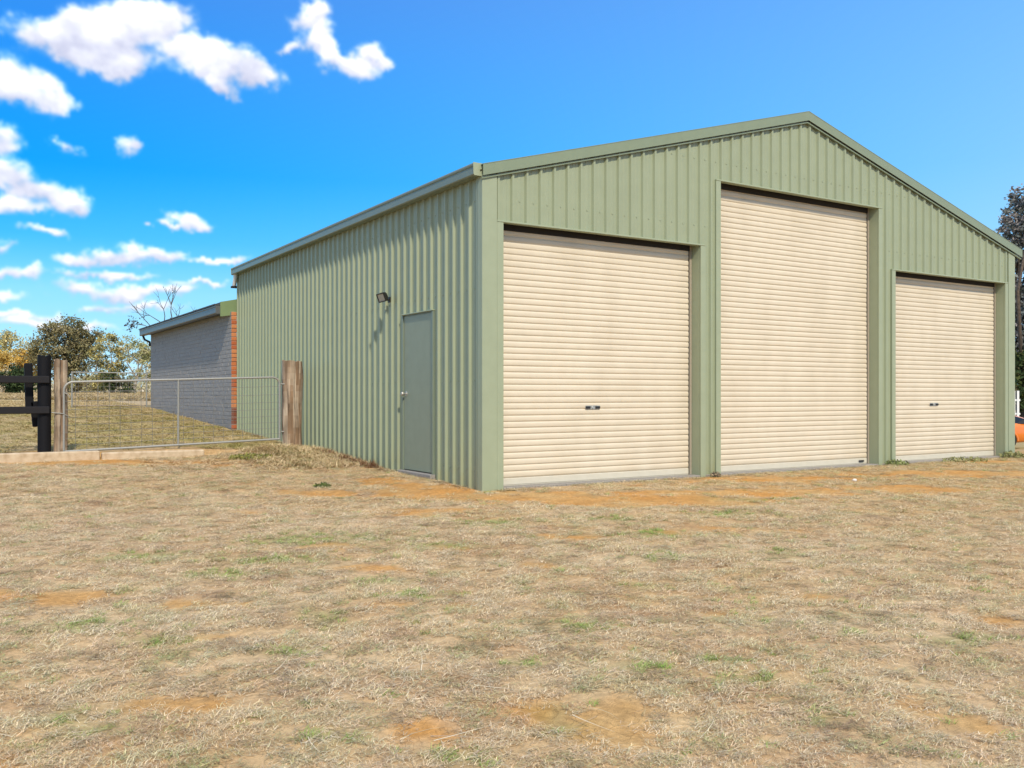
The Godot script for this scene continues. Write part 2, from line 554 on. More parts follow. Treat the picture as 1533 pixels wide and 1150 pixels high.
# ------------------------------------------------------------------ grass
func tuft_mesh(r: RandomNumberGenerator, blades: int, spread: float, lmin: float, lmax: float, rise: float, width: float, flat: float) -> ArrayMesh:
	var P := PackedVector3Array()
	var K := PackedColorArray()
	var I := PackedInt32Array()
	for b in blades:
		var root := Vector3(r.randf_range(-1, 1), 0, r.randf_range(-1, 1)) * spread
		root.y = r.randf_range(-0.004, 0.012) * flat
		var a := r.randf() * TAU
		var dir := Vector3(cos(a), 0, sin(a))
		var side := Vector3(-sin(a), 0, cos(a))
		var L := r.randf_range(lmin, lmax)
		var up := rise * r.randf_range(0.3, 1.0)
		var curl := r.randf_range(-0.5, 0.5)
		var v := r.randf_range(0.48, 1.26)
		var c := Color(v, v * r.randf_range(0.93, 1.04), v * r.randf_range(0.85, 1.1))
		var wv := width * r.randf_range(0.7, 1.3)
		var start := P.size()
		for s in 4:
			var t := s / 3.0
			var p := root + dir * (L * t) + side * (curl * L * t * t) + Vector3.UP * (up * (sin(t * PI * 0.75) if flat > 0.5 else t * (1.35 - 0.45 * t)))
			var ww := wv * (1.0 - 0.85 * t)
			P.append(p - side * ww * 0.5 + Vector3.UP * ww * 0.2); P.append(p + side * ww * 0.5)
			K.append(c); K.append(c)
		for s in 3:
			var q := start + s * 2
			for id: int in [q, q + 2, q + 1, q + 1, q + 2, q + 3]:
				I.append(id)
	var arr := []
	arr.resize(Mesh.ARRAY_MAX)
	arr[Mesh.ARRAY_VERTEX] = P
	arr[Mesh.ARRAY_COLOR] = K
	arr[Mesh.ARRAY_INDEX] = I
	var me := ArrayMesh.new()
	me.add_surface_from_arrays(Mesh.PRIMITIVE_TRIANGLES, arr)
	me.surface_set_material(0, M.grass)
	return me

func scatter(called: String, label: String, me: Mesh, items: Array, parent: Node3D = null, kind := "stuff") -> void:
	# items: [x, y, z, scale, height scale, colour]
	var buf := PackedFloat32Array()
	buf.resize(items.size() * 16)
	var k := 0
	for it: Array in items:
		var a: float = rng.randf() * TAU
		var s: float = it[3]
		var b := Basis(Vector3.UP, a) * Basis.from_scale(Vector3(s, s * it[4], s))
		b = Basis(Vector3.RIGHT, rng.randf_range(-0.15, 0.15)) * b
		buf[k] = b.x.x; buf[k + 1] = b.y.x; buf[k + 2] = b.z.x; buf[k + 3] = it[0]
		buf[k + 4] = b.x.y; buf[k + 5] = b.y.y; buf[k + 6] = b.z.y; buf[k + 7] = it[1]
		buf[k + 8] = b.x.z; buf[k + 9] = b.y.z; buf[k + 10] = b.z.z; buf[k + 11] = it[2]
		var c: Color = it[5]
		buf[k + 12] = c.r; buf[k + 13] = c.g; buf[k + 14] = c.b; buf[k + 15] = 1.0
		k += 16
	var mm := MultiMesh.new()
	mm.transform_format = MultiMesh.TRANSFORM_3D
	mm.use_colors = true
	mm.mesh = me
	mm.instance_count = items.size()
	mm.buffer = buf
	var o := MultiMeshInstance3D.new()
	o.multimesh = mm
	o.name = numbered(called) if parent == null else called
	o.set_meta("kind", kind)
	if parent:
		parent.add_child(o, true)
	else:
		o.set_meta("label", label)
		o.set_meta("category", "grass")
		add_child(o, true)

func free_of_shed(x: float, z: float) -> bool:
	if z < 0.03 and z > -10.1 and x > -0.05 and x < 10.75: return false
	if z < -10.0 and z > -18.7 and x > -0.16 and x < 8.0: return false
	if x < -1.75 and z > -5.55 and z < -5.25: return false
	return true

func build_grass() -> void:
	var eye := Vector2(-5.2, 8.9)
	var straw: Array = [[], [], [], []]
	var greens: Array = []
	var tones := [Color(0.88, 0.75, 0.51), Color(0.68, 0.505, 0.29), Color(0.80, 0.575, 0.38), Color(0.68, 0.62, 0.44), Color(0.27, 0.18, 0.11), Color(0.42, 0.47, 0.19)]
	for band: Array in [[1.6, 3.2, 1050.0, 0.62], [3.2, 5.0, 700.0, 0.74], [5.0, 8.0, 420.0, 0.88], [8.0, 12.0, 300.0, 1.0], [12.0, 19.0, 200.0, 1.15]]:
		var r0: float = band[0]
		var r1: float = band[1]
		var ang := deg_to_rad(44.0)
		var count := int(ang * 2.0 * 0.5 * (r1 * r1 - r0 * r0) * band[2])
		for k in count:
			var rr := sqrt(rng.randf_range(r0 * r0, r1 * r1))
			var th := deg_to_rad(32.0) + rng.randf_range(-ang, ang)
			var x := eye.x + sin(th) * rr
			var z := eye.y - cos(th) * rr
			if z < -5.4 and x > -3.9: continue
			if not free_of_shed(x, z): continue
			var e := earth_at(x, z)
			if rng.randf() < e * 0.95: continue
			if n_fine.get_noise_2d(x * 1.3, z * 1.3) + 0.35 * n_mid.get_noise_2d(x * 3.0, z * 3.0) < -0.30 + rng.randf_range(-0.12, 0.12): continue
			var g := green_at(x, z)
			var y := height(x, z)
			var patch := n_mid.get_noise_2d(x * 2.6, z * 2.6 + 50.0)
			var small := n_fine.get_noise_2d(x * 0.75 + 13.0, z * 0.75)
			var small2 := n_fine.get_noise_2d(x * 0.55 - 40.0, z * 0.55 + 5.0)
			var low := clampf(0.75 + 0.6 * patch + 0.5 * small, 0.3, 1.4)
			if rng.randf() < 0.75 * g or (rng.randf() < 0.05 and patch > -0.05):
				greens.append([x, y, z, band[3] * rng.randf_range(0.6, 1.0), rng.randf_range(0.8, 1.2), Color(0.26, 0.42, 0.08).lerp(Color(0.46, 0.48, 0.19), rng.randf())])
				continue
			var roll := clampf(rng.randf_range(0.0, 1.0) * 0.75 + 0.125 - small * 0.6 + 0.45 * maxf(0.0, -patch - 0.08), 0.0, 0.999)
			var c := straw_color(x, z)
			if small2 > 0.12 and rng.randf() < small2 * 2.2:
				c = Color(0.50, 0.50, 0.24)
			var pick := 0
			if roll < 0.36: pick = 0
			elif roll < 0.50: pick = 3
			elif roll < 0.68: pick = 1
			elif roll < 0.82: pick = 2
			elif roll < 0.90: pick = 5
			else: pick = 4
			c = c.lerp(tones[pick], 0.62)
			straw[rng.randi() % 4].append([x, y + 0.004, z, band[3] * rng.randf_range(0.7, 1.25), low, c])
	var r := RandomNumberGenerator.new()
	r.seed = 12
	for k in 4:
		scatter("dry_grass", "matted dry straw-coloured grass covering the yard in front of the shed", tuft_mesh(r, 28, 0.062, 0.014, 0.062, 0.014, 0.0032, 1.0), straw[k])
	scatter("green_grass", "small tufts of green grass dotted through the dry yard", tuft_mesh(r, 22, 0.035, 0.03, 0.075, 0.035, 0.0036, 0.0), greens)
	# lawn behind the gate and the paddock beyond it
	var lawn: Array = []
	for k in 16000:
		var x := rng.randf_range(-11.0, -0.05)
		var z := -rng.randf_range(5.5, 27.0)
		if not free_of_shed(x, z): continue
		var v := clampf(0.5 + n_mid.get_noise_2d(x * 1.3, z * 1.3), 0.0, 1.0)
		var c := Color(0.42, 0.37, 0.12).lerp(Color(0.66, 0.51, 0.27), clampf(v + rng.randf_range(-0.35, 0.35) + sm(15.0, 24.0, -z) * 0.6, 0.0, 1.0))
		lawn.append([x, height(x, z), z, rng.randf_range(0.8, 1.3), rng.randf_range(0.4, 0.8), c])
	scatter("lawn", "thin yellow-green grass behind the gate beside the grey brick wall", tuft_mesh(r, 18, 0.06, 0.05, 0.12, 0.05, 0.007, 0.0), lawn)
	var stalks: Array = []
	for k in 60:
		var rr := sqrt(rng.randf_range(4.0, 30.0))
		var th := deg_to_rad(32.0) + rng.randf_range(-0.75, 0.75)
		var x := eye.x + sin(th) * rr
		var z := eye.y - cos(th) * rr
		if not free_of_shed(x, z): continue
		stalks.append([x, height(x, z) + 0.008, z, rng.randf_range(0.5, 1.0), 1.0, Color(0.76, 0.64, 0.45)])
	scatter("dry_stalks", "long loose pale stalks lying on the nearest grass", tuft_mesh(r, 3, 0.10, 0.14, 0.30, 0.012, 0.0038, 1.0), stalks)
	var field: Array = []
	for k in 12000:
		var px := rng.randf_range(-160.0, 330.0)
		var d := RIGHT * ((px - 766.5) / 1367.0) + AHEAD
		var Z := 1.0 / rng.randf_range(1.0 / 85.0, 1.0 / 33.0)
		var x := eye.x + d.x * Z
		var z := eye.y + d.z * Z
		if z > -26.0: continue
		var c := Color(0.66, 0.50, 0.29).lerp(Color(0.50, 0.42, 0.19), rng.randf())
		field.append([x, height(x, z), z, rng.randf_range(1.6, 3.2), rng.randf_range(0.6, 1.2), c])
	scatter("paddock_grass", "dry tan grass of the open paddock beyond the far fence", tuft_mesh(r, 18, 0.07, 0.05, 0.12, 0.05, 0.008, 0.0), field)
	# longer dead growth along the side wall, round the gate post and the heaped soil
	var rough_: Array = []
	for k in 1500:
		var x := -rng.randf_range(0.06, 1.0) - (rng.randf() * 0.9 if rng.randf() < 0.3 else 0.0)
		var z := -rng.randf_range(2.9, 5.3)
		if rng.randf() < sm(-0.9, -1.9, x): continue
		if rng.randf() < sm(3.6, 2.9, -z) * 0.8: continue
		var c := Color(0.88, 0.72, 0.44).lerp(Color(0.72, 0.53, 0.31), rng.randf())
		if rng.randf() < 0.12: c = Color(0.30, 0.30, 0.10)
		rough_.append([x, height(x, z), z, rng.randf_range(0.9, 1.5), rng.randf_range(0.6, 1.2), c])
	for k in 330:
		var x := rng.randf_range(0.0, 10.9)
		if n_mid.get_noise_1d(x * 3.0) < -0.12: continue
		var z := rng.randf_range(0.05, 0.16)
		rough_.append([x, height(x, z), z, rng.randf_range(0.4, 0.8), rng.randf_range(0.3, 0.8), Color(0.62, 0.50, 0.30).lerp(Color(0.34, 0.36, 0.14), rng.randf() * rng.randf())])
	for k in 500:
		var x := -rng.randf_range(0.5, 2.8)
		var z := -rng.randf_range(3.4, 5.15)
		rough_.append([x, height(x, z), z, rng.randf_range(0.6, 1.0), rng.randf_range(0.35, 0.75), Color(0.86, 0.68, 0.40).lerp(Color(0.72, 0.52, 0.30), rng.randf())])
	for k in 260:
		var x := -rng.randf_range(0.03, 0.16)
		var z := -rng.randf_range(0.15, 9.9)
		if z > -2.2 and z < -1.1: continue
		rough_.append([x, height(x, z), z, rng.randf_range(0.5, 0.9), rng.randf_range(0.5, 0.9), Color(0.55, 0.44, 0.28)])
	scatter("long_dry_grass", "longer pale dead grass heaped round the gate post and along the foot of the shed", tuft_mesh(r, 18, 0.05, 0.06, 0.13, 0.07, 0.006, 0.0), rough_)
	var brown: Array = []
	for k in 130:
		var z := -rng.randf_range(2.7, 4.9)
		var x := -rng.randf_range(0.07, 0.26)
		brown.append([x, height(x, z), z, rng.randf_range(0.7, 1.2), rng.randf_range(0.7, 1.3), Color(0.17, 0.085, 0.05).lerp(Color(0.28, 0.16, 0.09), rng.randf())])
	scatter("brown_weeds", "dead reddish-brown weeds at the foot of the corrugated side wall", tuft_mesh(r, 16, 0.035, 0.02, 0.06, 0.12, 0.008, 0.0), brown)

func weed(label: String, x: float, z: float, size: float, tall: float, c0: Color, c1: Color, leaves: int) -> void:
	var o := thing("weed_clump", label, "weed", Vector3(x, height(x, z), z), 0.0, "weed clumps round the shed")
	var P := PackedVector3Array()
	var K := PackedColorArray()
	for k in leaves:
		var a := rng.randf() * TAU
		var d := sqrt(rng.randf()) * size
		var p := Vector3(cos(a) * d, rng.randf() * tall * (1.0 - 0.5 * d / size), sin(a) * d * 0.7)
		leaf(P, K, p, rng.randf_range(0.014, 0.034), c0.lerp(c1, rng.randf()))
	leaf_part("foliage", P, K, o)
	var st := begin()
	for k in 7:
		var a := rng.randf() * TAU
		tube(st, [Vector3(0, -0.02, 0), Vector3(cos(a) * size * 0.4, tall * 0.5, sin(a) * size * 0.3), Vector3(cos(a) * size * 0.8, tall * 0.75, sin(a) * size * 0.55)], [0.004, 0.003, 0.001], 4)
	part("stem", st, M.dead_bark, o)

# ------------------------------------------------------------------ leaves and trees
func leaf(P: PackedVector3Array, K: PackedColorArray, p: Vector3, s: float, c: Color, flat := 0.0) -> void:
	var d := Vector3(rng.randfn(), rng.randfn() * (1.0 - flat), rng.randfn()).normalized()
	var e := d.cross(Vector3(rng.randfn(), rng.randfn(), rng.randfn())).normalized()
	var L := s * rng.randf_range(0.7, 1.3)
	P.append(p - d * L); P.append(p + e * L * 0.45); P.append(p + d * L); P.append(p - e * L * 0.45)
	for k in 4: K.append(c)

func leaf_part(called: String, P: PackedVector3Array, K: PackedColorArray, parent: Node3D) -> MeshInstance3D:
	var n := P.size() / 4
	var N := PackedVector3Array(); N.resize(P.size())
	var I := PackedInt32Array(); I.resize(n * 6)
	for k in n:
		var a := k * 4
		var nn := (P[a + 2] - P[a]).cross(P[a + 1] - P[a]).normalized()
		for j in 4: N[a + j] = nn
		var w := k * 6
		I[w] = a; I[w + 1] = a + 1; I[w + 2] = a + 2; I[w + 3] = a; I[w + 4] = a + 2; I[w + 5] = a + 3
	var arr := []
	arr.resize(Mesh.ARRAY_MAX)
	arr[Mesh.ARRAY_VERTEX] = P
	arr[Mesh.ARRAY_NORMAL] = N
	arr[Mesh.ARRAY_COLOR] = K
	arr[Mesh.ARRAY_INDEX] = I
	var me := ArrayMesh.new()
	me.add_surface_from_arrays(Mesh.PRIMITIVE_TRIANGLES, arr)
	me.surface_set_material(0, M.leaf)
	var o := MeshInstance3D.new()
	o.name = called
	o.mesh = me
	parent.add_child(o, true)
	return o

func tree(called: String, label: String, at: Vector2, blobs: Array, leaves: int, size: float, cols: Array, bark: Material, trunk_r: float, clump := 0.55) -> void:
	# blobs: [x, y, z, rx, ry, rz] about the foot, in metres; leaves gather in clumps near each blob's outside
	var o := thing(called, label, "bush" if called == "dark_bush" else "tree", Vector3(at.x, height(at.x, at.y) - 0.1, at.y), 0.0, {"distant_tree": "distant trees across the paddock", "gum_tree": "gum trees beyond the paddock", "golden_tree": "golden trees beyond the paddock", "dark_bush": "dark bushes under the trees"}.get(called, ""))
	var st := begin()
	var low := 1e9
	var mid := Vector3.ZERO
	for b: Array in blobs:
		low = minf(low, b[1] - b[4] * 0.4)
		mid += Vector3(b[0], b[1], b[2]) / blobs.size()
	var fork := Vector3(mid.x * 0.3, maxf(low, 0.8), mid.z * 0.3)
	tube(st, [Vector3.ZERO, Vector3(fork.x * 0.2, fork.y * 0.5, fork.z * 0.4), fork, fork.lerp(mid, 0.6), mid], [trunk_r * 1.25, trunk_r, trunk_r * 0.85, trunk_r * 0.55, trunk_r * 0.3], 8)
	for b: Array in blobs:
		var e := Vector3(b[0], b[1], b[2])
		var m := fork.lerp(e, 0.5) + Vector3(rng.randfn(), rng.randfn() * 0.5, rng.randfn()) * 0.12 * e.distance_to(fork)
		tube(st, [fork, m, e], [trunk_r * 0.5, trunk_r * 0.35, trunk_r * 0.12], 6)
		for k in 4:
			var q := e + Vector3(rng.randf_range(-1, 1) * b[3], rng.randf_range(-0.6, 1) * b[4], rng.randf_range(-1, 1) * b[5]) * 0.7
			tube(st, [m.lerp(e, 0.5), q], [trunk_r * 0.2, trunk_r * 0.05], 5)
	part("trunk", st, bark, o)
	var P := PackedVector3Array()
	var K := PackedColorArray()
	var vol := 0.0
	for b: Array in blobs: vol += b[3] * b[4]
	for b: Array in blobs:
		var share := int(leaves * b[3] * b[4] / vol)
		var per := 45
		for c in maxi(share / per, 1):
			var d := Vector3(rng.randfn(), rng.randfn(), rng.randfn()).normalized() * pow(rng.randf(), 0.33)
			var cc := Vector3(b[0] + d.x * b[3], b[1] + d.y * b[4], b[2] + d.z * b[5])
			var tone: Color = cols[rng.randi() % cols.size()]
			tone = tone * rng.randf_range(0.75, 1.2)
			var cr: float = clump * rng.randf_range(0.5, 1.15)
			for k in per:
				var q := cc + Vector3(rng.randfn(), rng.randfn() * 0.7, rng.randfn()) * cr * 0.5
				leaf(P, K, q, size, tone * rng.randf_range(0.85, 1.15))
	leaf_part("crown", P, K, o)

func branch(st: SurfaceTool, p: Vector3, d: Vector3, L: float, r: float, depth: int, tips: Array) -> void:
	var q := p + d * L * 0.5 + Vector3(rng.randfn(), rng.randfn(), rng.randfn()) * L * 0.05
	var e := q + (d + Vector3(rng.randfn(), rng.randfn() * 0.5, rng.randfn()) * 0.18).normalized() * L * 0.5
	tube(st, [p, q, e], [r, r * 0.82, r * 0.62], 5)
	tips.append(e)
	if depth <= 0: return
	for k in (2 if depth > 2 else 3):
		var nd := (d + Vector3(rng.randfn() * 0.55, rng.randfn() * 0.3 + 0.12, rng.randfn() * 0.55)).normalized()
		branch(st, e, nd, L * rng.randf_range(0.55, 0.85), r * 0.58, depth - 1, tips)

func build_trees() -> void:
	var olive := [Color(0.21, 0.185, 0.09), Color(0.25, 0.22, 0.115), Color(0.17, 0.155, 0.075), Color(0.29, 0.245, 0.13)]
	var gold := [Color(0.52, 0.42, 0.15), Color(0.45, 0.39, 0.16), Color(0.60, 0.50, 0.24), Color(0.33, 0.30, 0.12)]
	var orange := [Color(0.60, 0.38, 0.09), Color(0.52, 0.38, 0.12), Color(0.62, 0.45, 0.15)]
	var green := [Color(0.045, 0.07, 0.03), Color(0.06, 0.085, 0.035), Color(0.035, 0.055, 0.028)]
	var pale := [Color(0.50, 0.45, 0.25), Color(0.58, 0.50, 0.30), Color(0.40, 0.38, 0.18), Color(0.28, 0.28, 0.12)]
	tree("gum_tree", "large round olive-brown tree rising behind the black gate post", Vector2(3.5, -74.2),
		[[0, 4.4, 0, 1.9, 1.7, 1.9], [-1.4, 3.4, 0.3, 1.3, 1.3, 1.4], [1.3, 3.7, 0, 1.4, 1.3, 1.4], [0.4, 5.4, 0, 1.2, 0.9, 1.2], [2.2, 4.6, 0, 0.8, 0.7, 0.9], [-0.6, 2.2, 0, 1.5, 1.0, 1.3], [1.3, 2.2, 0.2, 1.5, 1.0, 1.3], [-1.0, 5.0, 0, 0.9, 0.8, 0.9]],
		15000, 0.105, olive, M.bark, 0.26, 0.6)
	tree("golden_tree", "tall straggly golden-leaved tree at the left edge behind the black rails", Vector2(-1.2, -84.0),
		[[0, 4.6, 0, 1.6, 1.3, 1.5], [-1.6, 5.6, 0, 1.4, 1.0, 1.4], [1.5, 4.6, 0.3, 1.3, 1.0, 1.3], [0.4, 3.2, 0, 1.9, 1.0, 1.4], [2.9, 4.0, 0, 1.0, 1.2, 1.0], [-2.2, 3.6, 0, 1.4, 1.2, 1.4]],
		5600, 0.105, gold, M.pale_bark, 0.2, 0.6)
	tree("orange_tree", "low orange-gold bushy tree in front of the golden tree at the left edge", Vector2(0.15, -76.0),
		[[0, 3.0, 0, 1.5, 0.75, 1.3], [1.4, 2.7, 0, 1.1, 0.7, 1.0], [-1.2, 2.8, 0, 1.0, 0.7, 1.0], [0.8, 1.7, 0, 1.2, 0.8, 1.0]],
		6500, 0.095, orange, M.bark, 0.14, 0.5)
	tree("dark_bush", "dark green rounded bush above the lower black rail at the left edge", Vector2(-0.75, -60.0),
		[[0, 1.3, 0, 0.75, 1.1, 0.75], [0.25, 0.8, 0, 0.75, 0.75, 0.7], [-0.5, 1.0, 0, 0.7, 0.9, 0.7]],
		3600, 0.10, green, M.bark, 0.12, 0.35)
	tree("golden_tree", "pale gold tree between the big olive tree and the grey wall", Vector2(6.3, -70.0),
		[[0, 4.1, 0, 0.9, 0.75, 0.9], [-0.8, 3.2, 0, 0.8, 0.7, 0.8], [0.7, 3.1, 0, 0.7, 0.7, 0.7], [0.1, 2.0, 0, 1.1, 0.9, 1.0], [-0.6, 1.2, 0, 0.8, 0.8, 0.8]],
		4800, 0.095, [gold[0], gold[1], pale[2], Color(0.20, 0.18, 0.07)], M.pale_bark, 0.13, 0.45)
	tree("gum_tree", "thin pale-trunked gum with see-through crown left of the grey wall corner", Vector2(7.7, -67.5),
		[[-0.3, 4.0, 0, 0.8, 0.6, 0.8], [0.9, 3.7, 0, 0.9, 0.6, 0.9], [0.3, 2.8, 0, 0.8, 0.6, 0.8], [1.4, 2.6, 0, 0.7, 0.7, 0.7], [0.2, 1.6, 0, 0.6, 0.5, 0.6], [1.7, 1.5, 0, 0.7, 0.6, 0.7]],
		3000, 0.09, pale, M.pale_bark, 0.12, 0.4)
	tree("dark_bush", "dark bush under the pale gold tree behind the far fence", Vector2(6.0, -66.5),
		[[0, 0.9, 0, 0.9, 0.9, 0.8], [0.9, 0.7, 0, 0.7, 0.7, 0.7]], 2200, 0.10, [green[1], olive[0], Color(0.09, 0.10, 0.04)], M.bark, 0.1, 0.35)
	tree("gum_tree", "pale gum partly hidden by the far end of the grey brick wall", Vector2(10.3, -74.0),
		[[0, 4.2, 0, 1.1, 0.8, 1.0], [-1.0, 3.2, 0, 0.8, 0.6, 0.8], [0.8, 3.0, 0, 1.2, 1.0, 1.0], [0, 1.6, 0, 1.1, 0.7, 0.9]],
		3600, 0.095, pale, M.pale_bark, 0.14, 0.45)
	tree("dark_bush", "low olive bush under the big olive tree", Vector2(5.0, -72.0),
		[[0, 0.8, 0, 1.2, 0.8, 0.9], [-1.3, 0.7, 0, 0.8, 0.7, 0.8]], 2000, 0.11, [olive[0], olive[3], pale[2]], M.bark, 0.1, 0.4)
	# more distant trees seen in the gaps
	var r2 := RandomNumberGenerator.new()
	r2.seed = 404
	var says := ["distant tan tree low on the horizon left of the big olive tree", "distant tan tree low on the horizon behind the big olive tree", "distant tan tree seen through the gap right of the big olive tree", "distant tan tree just left of the grey wall corner", "distant tan tree at the left picture edge, low behind the rails", "distant tan tree low behind the pale gums", "distant tan tree behind the slim timber post", "distant tan tree left of the black post, under the orange tree", "distant tan tree hidden partly by the trunk of the pale gold tree"]
	var spots := [[60.0, 0.8], [100.0, 1.0], [150.0, 0.9], [210.0, 0.95], [8.0, 1.1], [182.0, 0.85], [122.0, 0.8], [35.0, 0.9], [166.0, 1.0]]
	for k in 9:
		var px: float = spots[k][1]
		var d := RIGHT * ((px - 766.5) / 1367.0) + AHEAD
		var Z := 112.0 + r2.randf_range(-12, 18)
		var p := Vector3(-5.195, 0, 8.899) + d * Z
		var s: float = spots[k][1]
		tree("distant_tree", says[k], Vector2(p.x, p.z), [[0, 2.6 * s, 0, 2.0 * s, 1.3 * s, 1.6], [-1.6, 1.3, 0, 1.6, 1.2, 1.4], [1.7, 1.4, 0, 1.7, 1.3, 1.4], [0, 0.8, 0, 2.4, 0.8, 1.4]], 2600, 0.17, [Color(0.62, 0.54, 0.36), Color(0.52, 0.46, 0.30), Color(0.68, 0.58, 0.41)], M.pale_bark, 0.2, 0.8)
	# right of the shed
	var teal := [Color(0.14, 0.155, 0.15), Color(0.18, 0.19, 0.18), Color(0.27, 0.245, 0.23), Color(0.10, 0.115, 0.11)]
	tree("she_oak", "tall dark feathery tree behind the right end of the shed", Vector2(40.4, -16.2),
		[[-0.2, 4.2, 0.6, 1.0, 1.0, 0.9], [-0.1, 6.4, 0.7, 0.9, 1.0, 0.9], [0.1, 2.8, 0.5, 1.0, 0.8, 0.9], [0.3, 11.0, 0, 1.0, 0.8, 1.2], [1.3, 11.9, 0, 1.2, 0.9, 1.2], [-0.1, 10.0, 0, 1.0, 0.9, 1.2], [-0.9, 8.7, 0, 0.9, 0.8, 1.2], [0.6, 9.0, 0, 1.2, 1.1, 1.3], [0.1, 7.0, 0, 1.3, 1.0, 1.3], [1.4, 8.0, 0, 1.6, 1.6, 1.6], [-0.4, 5.6, 0, 0.9, 0.8, 1.2], [1.0, 5.4, 0, 1.4, 1.4, 1.4], [0.6, 4.2, 0, 1.4, 1.0, 1.3], [1.6, 10.4, 0, 1.2, 0.9, 1.2], [2.4, 6.6, 0, 1.5, 1.6, 1.5]],
		17000, 0.12, teal, M.bark, 0.22, 0.5)
	tree("dark_bush", "dense dark green bush beside the right end of the shed above the orange car", Vector2(38.1, -14.7),
		[[0, 3.1, 0, 1.3, 1.0, 1.2], [-0.9, 2.3, 0, 1.0, 1.0, 1.0], [0.9, 2.2, 0, 1.4, 1.3, 1.2], [0.1, 1.5, 0, 1.1, 0.7, 1.1], [1.4, 3.4, 0, 1.2, 1.0, 1.2]],
		6000, 0.11, [green[0], green[1], Color(0.075, 0.09, 0.03), Color(0.10, 0.09, 0.045)], M.bark, 0.2, 0.45)
	# a low far-off belt of scrub along the paddock's far side
	var SP := PackedVector3Array()
	var SK := PackedColorArray()
	for k in 900:
		var px := rng.randf_range(-420.0, 420.0)
		var d2 := RIGHT * ((px - 766.5) / 1367.0) + AHEAD
		var p2 := Vector3(-5.195, 0, 8.899) + d2 * rng.randf_range(128.0, 150.0)
		var hh := rng.randf_range(1.0, 3.2) * (0.75 + 0.5 * n_big.get_noise_1d(px * 0.05))
		var tone2: Color = [Color(0.55, 0.48, 0.33), Color(0.44, 0.40, 0.24), Color(0.62, 0.54, 0.40), Color(0.36, 0.34, 0.19)][rng.randi() % 4]
		var gy := height(p2.x, p2.z)
		for j in 26:
			leaf(SP, SK, Vector3(p2.x + rng.randfn() * 0.9, gy + rng.randf() * hh, p2.z + rng.randfn() * 0.9), 0.26, tone2 * rng.randf_range(0.8, 1.15))
	var scrub := leaf_part("distant_scrub", SP, SK, self)
	tag(scrub, "low belt of tan scrub along the far side of the paddock", "scrub", "", "stuff")
	# leafless tree behind the low brick building
	var o := thing("dead_tree", "leafless dead tree showing above the grey building's roof", "tree", Vector3(1.75, height(1.75, -24.5), -24.5))
	var st := begin()
	var tips: Array = []
	tube(st, [Vector3(0, -0.1, 0), Vector3(0.05, 1.2, 0), Vector3(-0.02, 2.1, 0)], [0.09, 0.075, 0.06], 7)
	for k in 4:
		var d: Vector3 = [Vector3(-0.55, 0.8, -0.1), Vector3(0.05, 1.0, 0.1), Vector3(0.5, 0.85, 0.2), Vector3(-0.85, 0.42, 0.3)][k]
		branch(st, Vector3(-0.02, 2.1, 0), d.normalized(), [0.72, 0.75, 0.6, 0.7][k], 0.03, 3, tips)
	part("trunk", st, M.dead_bark, o)
	var P := PackedVector3Array()
	var K := PackedColorArray()
	for t: Vector3 in tips:
		if t.y < 2.9 and rng.randf() < 0.75:
			for k in 8:
				leaf(P, K, t + Vector3(rng.randfn(), rng.randfn(), rng.randfn()) * 0.07, 0.05, Color(0.06, 0.05, 0.045))
	if P.size() > 0:
		leaf_part("withered_leaves", P, K, o)

# ------------------------------------------------------------------ the shed
const W := 10.71
const D := 10.0
const EAVE := 3.57
const PITCH := 0.2735
const OPEN := [[0.247, 3.295, 3.053], [3.659, 6.993, 3.946], [7.405, 10.45, 3.023]]

func rake(x: float) -> float:
	return EAVE + PITCH * (x if x < W / 2.0 else W - x)

